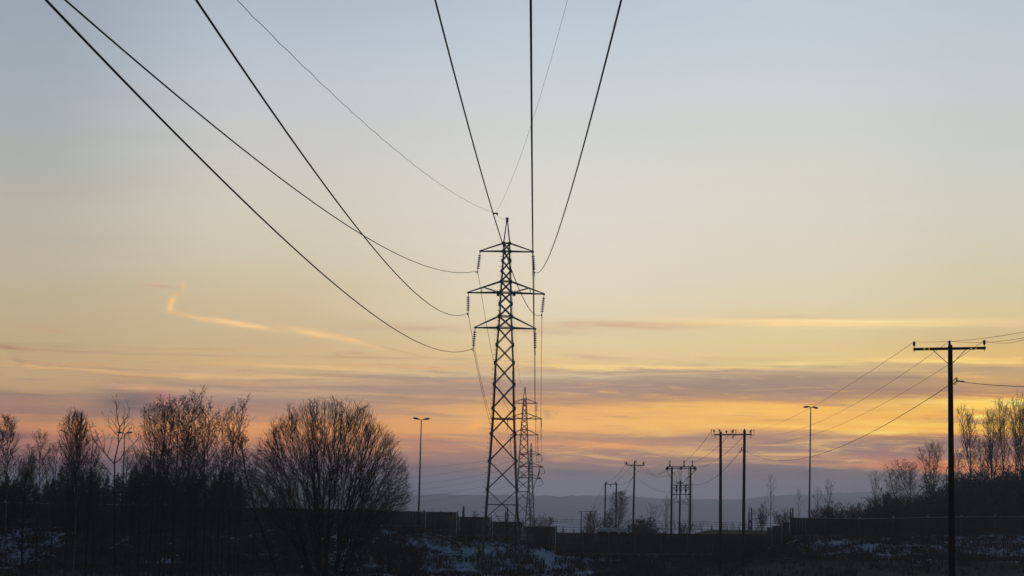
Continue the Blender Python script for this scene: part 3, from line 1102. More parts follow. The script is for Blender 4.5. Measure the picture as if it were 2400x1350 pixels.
for a_ in (1676, 1716.5, 1719.5, 1760):
    mb = MB()
    mb.tube([P(a_, 1019, YH - .2), P(a_, 1023, YH - .2)], .012, 5)
    mb.lathe(P(a_, 1022.5, YH - .2), (0, 0, -1), [(0, .03), (.02, .045), (.14, .04), (.18, .015)], 8)
    mb.build('hanger', M_GLASS, HF)
mb = MB()
ring = [P(1739 + 2.6 * math.cos(t * .5), 1052.5 + 4.2 * math.sin(t * .5), YH - .15) for t in range(13)]
mb.tube(ring, .018, 5)
mb.tube([P(1737.5, 1050.5, YH - .2), P(1738, 1055, YH - .2)], .045, 6)
mb.tube([P(1738, 1054.5, YH - .2), P(1733, 1060.5, YH - .2)], .05, 6)
mb.build('cable_clamp', M_DARKSTEEL, HF)

# transformer stand on three poles behind the barrier
YT = 270
TF = thing('switch_stand', 'three dark poles carrying an overhead cable switch with hanging loops, behind the barrier', 'utility pole', tuple(P(1595, 1255, YT)))
for (xt, yt, xb, rr) in ((1575, 1094, 1573.5, .145), (1594.3, 1127, 1592.5, .13), (1618.3, 1094, 1617.5, .145)):
    mb = MB()
    t_ = P(xt, yt, YT)
    pole_mb(mb, t_, Vector((P(xb, 1170, YT).x, YT, ground(t_.x, YT) - .3)), rr * .85, rr * 1.12)
    mb.build('pole', M_WOODPOLE, TF, smooth=True)
for (x0, x1, y_, w) in ((1563, 1632, 1094, .1), (1563, 1632, 1097.6, .1), (1576, 1618, 1137, .12), (1576, 1618, 1143.5, .12), (1576, 1618, 1147.5, .06), (1574, 1620, 1158.8, .12)):
    mb = MB()
    mb.beam(P(x0, y_, YT - .2), P(x1, y_, YT - .2), w)
    mb.build('crossarm', M_DARKSTEEL, TF)
for a_ in (1570, 1603, 1622.5):
    mb = MB()
    q = P(a_, 1094, YT - .2)
    mb.lathe(q, (0, 0, 1), [(0, .12), (.3, .1), (.32, .06), (.5, .05), (.52, .09), (.82, .08), (.84, .04)], 8)
    mb.build('surge_arrester', M_GLASS, TF)
for a_, y_ in ((1564, 1098), (1596.5, 1097), (1628.5, 1098)):
    mb = MB()
    q = P(a_, y_, YT - .3)
    d_ = Vector((-.25 if a_ < 1600 else .25, -1, -.35)).normalized()
    for i in range(4):
        mb.lathe(q + d_ * (.14 * i - .2), d_, [(0, .06), (.03, .19), (.07, .17), (.1, .05)], 8)
    mb.tube([q - d_ * .3, q + d_ * .45], .04, 6)
    mb.build('insulator', M_GLASS, TF)
loops = [[(1564, 1101), (1566, 1110), (1572, 1120), (1580, 1128), (1584, 1133)], [(1567, 1100), (1580, 1110), (1586, 1118), (1586, 1133)],
         [(1593, 1102), (1591, 1109), (1591.5, 1118), (1594, 1127)], [(1598, 1102), (1596, 1110), (1596, 1118), (1596.5, 1128)],
         [(1628, 1102), (1622, 1112), (1610, 1120), (1602, 1132)], [(1631, 1101), (1620, 1113), (1611, 1122), (1608, 1136)],
         [(1585.5, 1140), (1585.5, 1155), (1584.5, 1166), (1578, 1175)], [(1585.5, 1150), (1586, 1168), (1588.5, 1177), (1593, 1181)],
         [(1607.5, 1140), (1607.5, 1160), (1606, 1171), (1601.5, 1176.5), (1597, 1171)], [(1607.5, 1158), (1610, 1166), (1614, 1175)],
         [(1579, 1178.5), (1586, 1176.5), (1600, 1177), (1614, 1178.5)], [(1596, 1182), (1604, 1180.5), (1614, 1182.5)]]
for lp in loops:
    mb = MB()
    mb.tube([P(a_, y_, YT - .35) for a_, y_ in lp], .032, 5)
    mb.build('cable_loop', M_DARKSTEEL, TF)
for a_ in (1585.5, 1595, 1607.5):
    mb = MB()
    q = P(a_, 1137, YT - .35)
    mb.lathe(q, (0, 0, -1), [(0, .14), (.15, .15), (.3, .06), (.5, .05), (.55, .16), (.8, .14), (1.0, .07), (1.1, .04)], 8)
    mb.build('cable_termination', M_GLASS, TF)
mb = MB()
for sg in (-1, 1):
    mb.tube([P(1594 + sg * 2, 1132, YT - .3), P(1594 + sg * 5, 1131, YT - .3), P(1594 + sg * 7.5, 1133.5, YT - .3)], .09, 6)
mb.build('switch_cap', M_DARKSTEEL, TF)
mb = MB()
mb.tube([P(1613.6, 1090, YT - .3), P(1613, 1250, YT - .3)], .025, 5)
mb.tube([P(1622.5, 1132, YT - .2), P(1623, 1250, YT - .2)], .025, 5)
mb.tube([P(1579.5, 1147, YT - .2), P(1579.5, 1250, YT - .2)], .025, 5)
mb.build('down_conduit', M_DARKSTEEL, TF)
mb = MB()
for k_ in range(3):
    mb.tube([P(1624 + (3.2 - k_ * .2) * math.cos(t * .35), 1238.5 + (9.5 - k_ * .5) * math.sin(t * .35), YT - .4 - .05 * k_) for t in range(19)], .028, 5)
mb.build('cable_coil', M_DARKSTEEL, TF)

# T-pole, farther twin pole and tiny portal
YQ = 276
TP = thing('utility_pole', 'single wooden pole with short braced crossarm above the brown bushes', 'utility pole', tuple(P(1482, 1255, YQ)))
mb = MB()
t_ = P(1487.2, 1086, YQ)
pole_mb(mb, t_, Vector((P(1483, 1250, YQ).x, YQ, ground(t_.x, YQ) - .3)), .11, .16)
mb.build('pole', M_WOODPOLE, TP, smooth=True)
mb = MB()
mb.beam(P(1467.5, 1090, YQ - .15), P(1509.5, 1091.5, YQ - .15), .13)
mb.build('crossarm', M_DARKSTEEL, TP)
for a_, b_ in (((1479.5, 1092), (1485.5, 1098.5)), ((1497, 1092.5), (1489, 1099))):
    mb = MB()
    mb.beam(P(*a_, YQ - .13), P(*b_, YQ - .13), .06)
    mb.build('brace', M_DARKSTEEL, TP)
TPIN = []
for a_ in (1468.5, 1488, 1508):
    mb = MB()
    q = P(a_, 1090 if a_ != 1488 else 1086.5, YQ - .15)
    mb.lathe(q, (0, 0, 1), [(0, .05), (.1, .05), (.12, .1), (.4, .09), (.44, .03)], 8)
    sg = -1 if a_ < 1480 else 1
    mb.tube([q + Vector((0, 0, .15)), q + Vector((sg * .2, 0, .12)), q + Vector((sg * .22, 0, .5))], .035, 5)
    mb.build('insulator', M_GLASS, TP)
    TPIN.append(q + Vector((0, 0, .35)))
YU = 340
FH = thing('twin_pole_stand', 'distant twin poles with thin crossarm rising from the bare bushes', 'utility pole', tuple(P(1431, 1250, YU)))
for xt, xb in ((1419, 1417.5), (1444.8, 1443.5)):
    mb = MB()
    t_ = P(xt, 1132.5, YU)
    pole_mb(mb, t_, Vector((P(xb, 1200, YU).x, YU, ground(t_.x, YU) - .3)), .12, .16)
    mb.build('pole', M_WOODPOLE, FH, smooth=True)
mb = MB()
mb.beam(P(1415.5, 1134.6, YU - .2), P(1447.5, 1134.8, YU - .2), .13)
mb.build('crossarm', M_DARKSTEEL, FH)
for a_, sg in ((1421, 1), (1431.5, -1), (1443, 1)):
    mb = MB()
    mb.lathe(P(a_, 1134.6, YU - .2), (0, 0, sg), [(0, .06), (.1, .05), (.12, .1), (.42, .08), (.46, .03)], 8)
    mb.build('insulator', M_GLASS, FH)
YV = 450
PT = thing('twin_pole_stand', 'tiny far twin-pole portal with one splayed leg, seen over the low barrier', 'utility pole', tuple(P(1372, 1250, YV)))
for a_, b_ in (((1362.5, 1198), (1361.8, 1262)), ((1383.5, 1198.5), (1384, 1262)), ((1383, 1199), (1371.5, 1262))):
    mb = MB()
    mb.tube([P(*b_, YV), P(*a_, YV)], [.13, .1], 8)
    mb.build('pole', M_WOODPOLE, PT)
mb = MB()
mb.beam(P(1356, 1198.3, YV - .15), P(1388.5, 1199, YV - .15), .14)
for a_ in (1357, 1373, 1387.5):
    mb.box(tuple(P(a_, 1199.6, YV - .15)), .1, .1, .3)
mb.build('crossarm', M_DARKSTEEL, PT)

# ------------------------------------------------------------------ thin wires between the wooden poles


def wire(label, p, q, via=None, sag=None, r=.012, t1=1.0, group='wires between the wooden poles', n=50):
    s = sag if sag is not None else sag_through(p, q, *via)
    mb = MB()
    mb.tube(sagline(p, q, s, n, t1), r, 4)
    return tag(mb.build('overhead_wire', M_WIRE), label, 'power line', group)


hpL, hpM, hpR = P(1667.5, 1010, YH - .2), P(1724.5, 1011, YH - .2), P(1767, 1011, YH - .2)
wire('thin wire from the left insulator of the big pole down over the right street lamp', PINS[0], hpR, (1915, 948), r=.0068)
wire('thin wire from the middle insulator of the big pole down to the twin-pole stand', PINS[1], hpM, (2000, 950), r=.0068)
wire('thin wire from the right insulator passing low behind the big pole to the twin-pole stand', PINS[2], P(1673.5, 1009, YH - .2), (2000, 981), r=.0068)
for pin, y, w in ((0, 777.5, 'from the left insulator of the big pole rising off to the right edge'), (1, 791, 'from the middle insulator of the big pole to the right edge'),
                  (2, 796, 'from the right insulator of the big pole to the right edge, nearly level')):
    wire('thin wire ' + w, PINS[pin], P(2402, y, 58), sag=.1, r=.0068, t1=2.2)
cb = P(2243, 893, YP - .1)
wire('insulated cable from the side bracket of the big pole to the right edge', cb, P(2402, 905.5, 60), sag=.04, r=.013, t1=2.0)
mb = MB()
mb.tube([cb, cb.lerp(P(2402, 905.5, 60), .12)], .026, 6)
tag(mb.build('cable_sleeve', M_WIRE), 'short thick sleeve on the cable beside the big pole bracket', 'cable')
wire('low drooping cable from behind the big pole to the right pole of the twin-pole stand', P(2227, 901, YP + .1), P(1747, 1057, YH), (1870, 1076.5), r=.012)
wire('cable from the clamp on the twin-pole stand down to the three-pole switch', P(1733, 1060.5, YH - .2), P(1622, 1135, YT - .3), (1680, 1117), r=.022)
for a_, b_, v, w in (((1667.5, 1010), (1603, 1083), (1625, 1064), 'outer'), ((1716, 1012), (1622.5, 1084), (1666, 1060), 'middle'), ((1745, 1020), (1629, 1097), (1690, 1070), 'inner')):
    wire(w + ' thin wire from the twin-pole stand to the three-pole switch', P(*a_, YH - .2), P(*b_, YT - .3), v, r=.018)
for a_, i, v, w in (((1563, 1098), 2, (1535, 1113), 'upper'), ((1595, 1098), 1, (1530, 1114.5), 'middle'), ((1562, 1103), 0, (1525, 1112), 'lower')):
    wire(w + ' sagging wire between the three-pole switch and the single T pole', P(*a_, YT - .3), TPIN[i], v, r=.016)
for i, b_, v, w in ((0, (1421, 1130), (1445, 1116), 'left'), (1, (1431.5, 1136), (1462, 1112), 'middle'), (2, (1445, 1134), (1470, 1131), 'right')):
    wire(w + ' thin wire from the single T pole to the distant twin poles', TPIN[i], P(*b_, YU - .2), v, r=.018)
wire('cable slanting from mid-height of the single T pole down into the bushes', P(1485.5, 1115, YQ - .2), P(1452, 1162, YU), sag=.3, r=.02)
wire('cable sagging left from the foot of the three-pole switch crossbars', P(1573, 1153, YT - .2), P(1500, 1125, YQ), (1545, 1150), r=.016)
wire('left thin wire from the distant twin poles to the tiny portal', P(1416, 1135, YU - .2), P(1373, 1198, YV), sag=.8, r=.018)
wire('right thin wire from the distant twin poles to the tiny portal', P(1432, 1140, YU - .2), P(1387, 1198, YV), sag=.8, r=.018)

# ------------------------------------------------------------------ street lamps


def street_lamp(label, Y, xt, yt, heads, xb, yb):
    t_ = P(xt, yt, Y)
    b_ = Vector((P(xb, yb, Y).x, Y, ground(t_.x, Y)))
    root = thing('street_lamp', label, 'street lamp', tuple(b_), 'double-headed street lamps along the road')
    mb = MB()
    pts = [b_, b_ + Vector((0, 0, 1.2)), b_ + Vector((0, 0, 1.25)), b_.lerp(t_, .5), t_]
    mb.tube(pts, [.13, .13, .11, .09, .055], 12)
    mb.build('pole', M_DARKSTEEL, root, smooth=True)
    for (x0, y0, x1, y1) in heads:
        a_, c_ = P(x0, y0, Y - .05), P(x1, y1, Y - .05)
        d_ = (c_ - a_)
        L = d_.length
        d_.normalize()
        up_ = Vector((-d_.z, 0, d_.x)) * (1 if d_.x > 0 else -1)
        arm = MB()
        arm.beam(t_, a_ + d_ * .05, .05)
        arm.build('arm', M_DARKSTEEL, root)
        hd = MB()
        n0 = len(hd.v)
        secs = [(0, .05, .05, .03), (.12, .1, .08, .06), (.4, .15, .13, .09), (.75, .17, .14, .08), (.93, .15, .09, .04), (1, .09, .03, .01)]
        for (t, wy, hu, hl) in secs:
            q = a_ + d_ * L * t
            for k in range(10):
                an = 2 * math.pi * k / 10
                z = math.sin(an)
                v = q + Vector((0, wy * math.cos(an), 0)) + up_ * (z * (hu if z > 0 else hl))
                hd.v.append(tuple(v))
        for i in range(len(secs) - 1):
            for k in range(10):
                k2 = (k + 1) % 10
                hd.f.append((n0 + i * 10 + k, n0 + i * 10 + k2, n0 + (i + 1) * 10 + k2, n0 + (i + 1) * 10 + k))
        hd.f.append(tuple(range(n0, n0 + 10)))
        hd.f.append(tuple(n0 + (len(secs) - 1) * 10 + k for k in range(10)))
        ho = hd.build('lamp_head', M_LAMP, root, smooth=True)
        ln = MB()
        q = a_ + d_ * L * .62 - up_ * .085
        ln.beam(q - d_ * L * .22, q + d_ * L * .22, .2, .03, tuple(up_))
        ln.build('lens', M_LENS, ho, origin=tuple(root.location))
    return root


street_lamp('double-headed street lamp standing alone between the willow and the near lattice tower', 235, 987.5, 984.5, [(984, 983, 967.5, 979.5), (991, 983.5, 1008, 981)], 981, 1210)
street_lamp('double-headed street lamp under the sloping wires near the big pole', 238, 1900, 955.5, [(1898.5, 953.5, 1882.5, 954.5), (1902, 954, 1918, 957)], 1896.5, 1212)
street_lamp('double-headed street lamp rising among the bare left trees', 262, 292, 1016, [(288.5, 1015, 273, 1013), (295, 1015.5, 311.5, 1013)], 287, 1190)

# ------------------------------------------------------------------ railway masts beyond the road
YR = 285


def rail_mast(label, px, ytop, w, twin, bracket):
    t_ = P(px, ytop, YR)
    bz = ground(t_.x, YR) - 1.0
    root = thing('railway_mast', label, 'mast', (t_.x, YR, bz), 'railway masts beyond the road')
    for s_ in twin:
        mb = MB()
        mb.beam((t_.x + s_ * w * .5, YR, bz), (t_.x + s_ * w * .42, YR, t_.z - abs(s_ - 1) * .25), .2, .16, (0, 1, 0))
        mb.beam((t_.x + s_ * w * .42, YR, t_.z - abs(s_ - 1) * .25 - .5), (t_.x + s_ * w * .36, YR, t_.z + .25), .09, .1, (0, 1, 0))
        mb.build('upright', M_DARKSTEEL, root)
    if len(twin) > 1:
        z = bz + .5
        while z < t_.z - .9:
            mb = MB()
            mb.box((t_.x, YR, z), w * .95, .1, .42)
            mb.build('batten', M_DARKSTEEL, root)
            z += .95
    if bracket:
        for (x0, y0, x1, y1, rr) in bracket:
            mb = MB()
            mb.tube([P(x0, y0, YR - .1), P(x1, y1, YR - .1)], rr, 6)
            mb.build('cantilever', M_DARKSTEEL, root)
    return root


rail_mast('stout twin-plate railway mast with long cantilever next to the twin-pole stand', 1758.5, 1192, .42, (-1, 1),
          [(1762, 1217.5, 1790, 1213, .045), (1768, 1246, 1803, 1205, .04), (1762, 1247, 1772, 1246, .04), (1790, 1213, 1803, 1208, .035), (1781, 1214, 1788, 1205.5, .03)])
rail_mast('railway mast with two prongs poking above the step in the right barrier', 1855.5, 1193.5, .4, (-1, 1),
          [(1853, 1214, 1830, 1212, .045), (1830, 1212, 1818, 1208, .03), (1838, 1204, 1837, 1212, .05), (1815, 1226, 1828, 1212, .035)])
rail_mast('slim railway mast with side cantilever behind the tower foot', 1187.5, 1192, .3, (-1, 1),
          [(1186, 1212, 1162, 1209.5, .04), (1172, 1222, 1160, 1203, .04), (1193, 1206, 1188, 1215, .08)])
rail_mast('dark tapered railway mast beside the first step of the barrier', 1086.3, 1189.5, .16, (-1, 1), [(1108, 1214, 1123, 1204.5, .04), (1090, 1215, 1112, 1211, .03)])
for i, (y0, y1, w) in enumerate(((1215.5, 1217.5, 'highest'), (1220.5, 1222.5, 'second'), (1226, 1228, 'third'), (1233.5, 1235.5, 'lowest'))):
    a_, c_ = P(930, y0 - 6, YR - .4), P(1960, y1 + 10, YR - .4)
    mb = MB()
    for s_ in range(3):
        p_, q_ = a_.lerp(c_, s_ / 3), a_.lerp(c_, (s_ + 1) / 3)
        mb.tube(sagline(p_, q_, .12, 14), .026, 4)
    tag(mb.build('railway_wire', M_WIRE), w + ' of the level railway wires strung across the misty fields', 'power line', 'railway wires')

# ------------------------------------------------------------------ white car on the road, only its roof above the barrier
cx0, cx1 = P(1394, 1240, 234).x, P(1487, 1240, 234).x
zr = P(1440, 1237.5, 234).z
CL = cx1 - cx0
CAR = thing('passing_van', 'white van on the road, only its roof showing above the low barrier', 'van', ((cx0 + cx1) / 2, 234, zr - 2.1))
prof = [(0, .4), (0, 1.0), (.015, 1.9), (.05, 2.05), (.3, 2.1), (.74, 2.07), (.8, 1.95), (.9, 1.2), (.985, 1.05), (1, .8), (1, .4)]
mb = MB()
for sy, wv in ((-1, .95), (1, .95)):
    for (t, z) in prof:
        ins = .1 * ss((z - 1.1) / .8) + .1 * ss((z - 1.9) / .2)
        mb.v.append((cx0 + CL * t, 234 + sy * (wv - ins), zr - 2.1 + z))
n = len(prof)
for i in range(n):
    j = (i + 1) % n
    mb.f.append((i, j, n + j, n + i))
mb.f.append(tuple(reversed(range(n))))
mb.f.append(tuple(range(n, 2 * n)))
mb.build('body', M_WHITE, CAR)
for sy in (-1, 1):
    for (a_, c_) in ((.62, .84), (.36, .58), (.06, .32)):
        mb = MB()
        q = [(cx0 + CL * a_, 234 + sy * .945, zr - .95), (cx0 + CL * c_, 234 + sy * .945, zr - .95), (cx0 + CL * (c_ - (.06 if a_ > .6 else 0)), 234 + sy * .875, zr - .42), (cx0 + CL * a_, 234 + sy * .875, zr - .42)]
        mb.v = [tuple(p) for p in q] + [(p[0], p[1] + sy * .012, p[2]) for p in q]
        mb.f = [(0, 1, 2, 3), (4, 7, 6, 5), (0, 4, 5, 1), (1, 5, 6, 2), (2, 6, 7, 3), (3, 7, 4, 0)]
        mb.build('window', M_WINDOW, CAR)
    for t in (.17, .82):
        mb = MB()
        mb.lathe((cx0 + CL * t, 234 + sy * .76, zr - 2.1 + .33), (0, sy, 0), [(0, .31), (.02, .33), (.2, .33), (.22, .29)], 18)
        mb.build('wheel', M_TYRE, CAR)

# ------------------------------------------------------------------ trees
UPV = Vector((0, 0, 1))


def rdir(rng):
    while True:
        v = Vector((rng.uniform(-1, 1), rng.uniform(-1, 1), rng.uniform(-1, 1)))
        if .05 < v.length < 1:
            return v.normalized()


def side(d, ang, rng):
    a = d.orthogonal().normalized()
    b = d.cross(a)
    t = rng.uniform(0, 2 * math.pi)
    return (d * math.cos(ang) + (a * math.cos(t) + b * math.sin(t)) * math.sin(ang)).normalized()


def limb(mb, p, d, L, ra, rb, n, wob, trop, rng, sides=3, inside=None):
    pts = [p.copy()]
    d = d.copy()
    for i in range(n):
        d = (d + rdir(rng) * wob + UPV * trop).normalized()
        q = pts[-1] + d * (L / n)
        if inside and not inside(q):
            break
        pts.append(q)
    if len(pts) < 2:
        return None
    m = len(pts) - 1
    mb.tube(pts, [ra + (rb - ra) * i / max(1, n) for i in range(m + 1)], sides, False)
    return pts


def along(pts, t):
    k = t * (len(pts) - 1)
    i = min(int(k), len(pts) - 2)
    return pts[i].lerp(pts[i + 1], k - i), (pts[i + 1] - pts[i]).normalized()


def cone(mb, p, r, rng):
    """a small seed cone or clinging dry leaf at a twig tip"""
    n = len(mb.v)
    d = rdir(rng) * r * 1.7
    a = d.orthogonal().normalized() * r
    b = d.normalized().cross(a)
    mb.v += [tuple(p + d), tuple(p - d), tuple(p + a), tuple(p - a * .5 + b * .87), tuple(p - a * .5 - b * .87)]
    for i in range(3):
        u, w = 2 + i, 2 + (i + 1) % 3
        mb.f += [(n, n + u, n + w), (n + 1, n + w, n + u)]


def crown_on(mb, trunk, nb, t0, Lf, elev, rng, nt=6, ns=3, cones=.5, rbr=.03, rtw=.012, tl=.36, cone_r=.034, sub=.5):
    """side branches, twigs and spurs along a trunk polyline"""
    for i in range(nb):
        t = t0 + (1 - t0) * (i + rng.random()) / nb
        p, d = along(trunk, min(t, .995))
        az = i * 2.399 + rng.uniform(-.5, .5)
        e_ = elev + rng.uniform(-.22, .22)
        bd = (Vector((math.cos(az), math.sin(az), 0)) * math.cos(e_) + UPV * math.sin(e_)).normalized()
        L = Lf(t) * rng.uniform(.65, 1.15)
        r_ = rbr * (.5 + .5 * L / max(Lf(t0 + .2), .1))
        br = limb(mb, p, bd, L, r_, rtw * .8, 4, .12, .09, rng)
        if not br:
            continue
        for j in range(nt):
            s = .2 + .8 * (j + rng.random()) / nt
            q, qd = along(br, min(s, .99))
            tw = limb(mb, q, side(qd, rng.uniform(.45, .95), rng), L * tl * (1.15 - .6 * s) * rng.uniform(.6, 1.3), rtw, rtw * .6, 2, .16, .12, rng)
            if not tw:
                continue
            for k in range(ns):
                u, ud = along(tw, rng.uniform(.3, .99))
                sp = limb(mb, u, side(ud, rng.uniform(.4, 1.0), rng), sub * rng.uniform(.5, 1.2), rtw * .62, rtw * .45, 1, .1, .1, rng)
                if cones and sp and rng.random() < cones:
                    cone(mb, sp[-1], cone_r * rng.uniform(.6, 1.4), rng)


def trunk_line(h, rng, wob=.03, n=12, lean=0):
    p = Vector((0, 0, -.4))
    d = Vector((lean, 0, 1)).normalized()
    o = [p]
    for i in range(n):
        d = (d + Vector((rng.uniform(-wob, wob), rng.uniform(-wob, wob), .05))).normalized()
        o.append(o[-1] + d * ((h + .4) / n))
    dx, dy = o[-1].x, o[-1].y
    for i, v in enumerate(o):
        v.x -= dx * i / n * .6
        v.y -= dy * i / n * .6
    return o


def proto(name, trunk_mb, crown_mb, bark, leaf, cat='tree'):
    root = bpy.data.objects.new(name, None)
    root['category'] = cat
    COL.objects.link(root)
    trunk_mb.build('trunk', bark, root)
    if crown_mb:
        crown_mb.build('crown', leaf, root)
    root['used'] = 0
    return root


def make_alder(seed, h=14, nb=46, t0=.3, w=.17, elev=.72, nt=7, ns=3, cones=.55, rt=.12, bark=None, name='alder_tree', top=.06, leaf=None, rtw=.0125, fork=0):
    rng = random.Random(seed)
    tm, cm = MB(), MB()
    tl = trunk_line(h, rng)
    tm.tube(tl, [rt + (.014 - rt) * (i / 12) ** .8 for i in range(13)], 7)

    def Lf(t):
        k = (t - t0) / (1 - t0)
        return h * (top + w * max(0, math.sin(math.pi * min(1, .18 + .82 * k))) ** .8)
    crown_on(cm, tl, nb, t0, Lf, elev, rng, nt, ns, cones, rbr=.035, rtw=rtw)
    for i in range(fork):
        p, d = along(tl, rng.uniform(.3, .55))
        a = rng.uniform(0, 6.28)
        l2 = [p]
        dd = Vector((math.cos(a) * .28, math.sin(a) * .28, 1)).normalized()
        for k in range(8):
            dd = (dd + UPV * .06 + rdir(rng) * .04).normalized()
            l2.append(l2[-1] + dd * h * .068)
        tm.tube(l2, [rt * .55 * (1 - i2 / 9) + .012 for i2 in range(9)], 6)
        crown_on(cm, l2, int(nb * .6), .15, lambda t: h * (.05 + w * .6 * math.sin(math.pi * (.2 + .75 * t))), elev, rng, nt, ns, cones, rbr=.03, rtw=rtw)
    return proto(name, tm, cm, bark or M_BARK, leaf or M_TWIG)


def make_spruce(seed, h=13, spread=.2):
    rng = random.Random(seed)
    tm, cm = MB(), MB()
    tl = trunk_line(h, rng, .008, 8)
    tm.tube(tl, [.17 * (1 - i / 8.6) + .01 for i in range(9)], 6)
    z = .5
    while z < h - .15:
        k = z / h
        R_ = h * spread * (1 - k) ** .85 * rng.uniform(.75, 1.15) + .08
        nb = int(7 + 5 * (1 - k))
        for i in range(nb):
            a = rng.uniform(0, 6.28)
            L = R_ * rng.uniform(.6, 1.12)
            o = Vector((math.cos(a), math.sin(a), 0))
            sdv = Vector((-o.y, o.x, 0))
            segs = 3 if L > .7 else 2
            p = Vector((0, 0, z + rng.uniform(-.1, .1)))
            drop = rng.uniform(.1, .45) * (1 - .7 * k)
            for s in range(segs):
                t0, t1 = s / segs, (s + 1) / segs
                w0 = .34 * L * (1 - t0) * .55 + .07
                a0 = p + o * (L * t0) + UPV * (-drop * L * t0 + .16 * L * t0 * t0)
                a1 = p + o * (L * (t1 + .1)) + UPV * (-drop * L * t1 + .16 * L * t1 * t1)
                n = len(cm.v)
                j = rng.uniform(-.1, .1)
                mid = a0.lerp(a1, .45 + j)
                hang = UPV * -rng.uniform(.08, .3)
                cm.v += [tuple(a0), tuple(mid + sdv * w0 + hang * .6), tuple(a1), tuple(mid - sdv * w0 + hang * .6), tuple(mid + hang * 1.5)]
                cm.f += [(n, n + 1, n + 2), (n, n + 2, n + 3), (n, n + 4, n + 2)]
        z += .24 + .18 * (1 - k)
    n = len(cm.v)
    return proto('spruce_tree', tm, cm, M_BARK, M_NEEDLE)


def make_bush(seed, h=4, stems=11, spread=.45, nb=9, nt=5, ns=2, cones=.25, name='bare_bush', leaf=None, rtw=.013):
    rng = random.Random(seed)
    tm, cm = MB(), MB()
    for i in range(stems):
        a = i * 2.4 + rng.uniform(-.4, .4)
        s = spread * math.sqrt((i + .5) / stems)
        d = Vector((math.cos(a) * s, math.sin(a) * s, 1)).normalized()
        L = h * rng.uniform(.7, 1.05) * (1 - .25 * s)
        pts = [Vector((math.cos(a) * .25 * s, math.sin(a) * .25 * s, -.2))]
        for k in range(6):
            d = (d + rdir(rng) * .1 + UPV * .05).normalized()
            pts.append(pts[-1] + d * L / 6)
        tm.tube(pts, [.035 * (1 - k / 7) + .008 for k in range(7)], 4)
        crown_on(cm, pts, nb, .22, lambda t: L * .34 * (1.1 - t * .7), .75, rng, nt, ns, cones, rbr=.016, rtw=rtw, sub=.3)
    return proto(name, tm, cm, M_BARK, leaf or M_TWIG, 'bush')


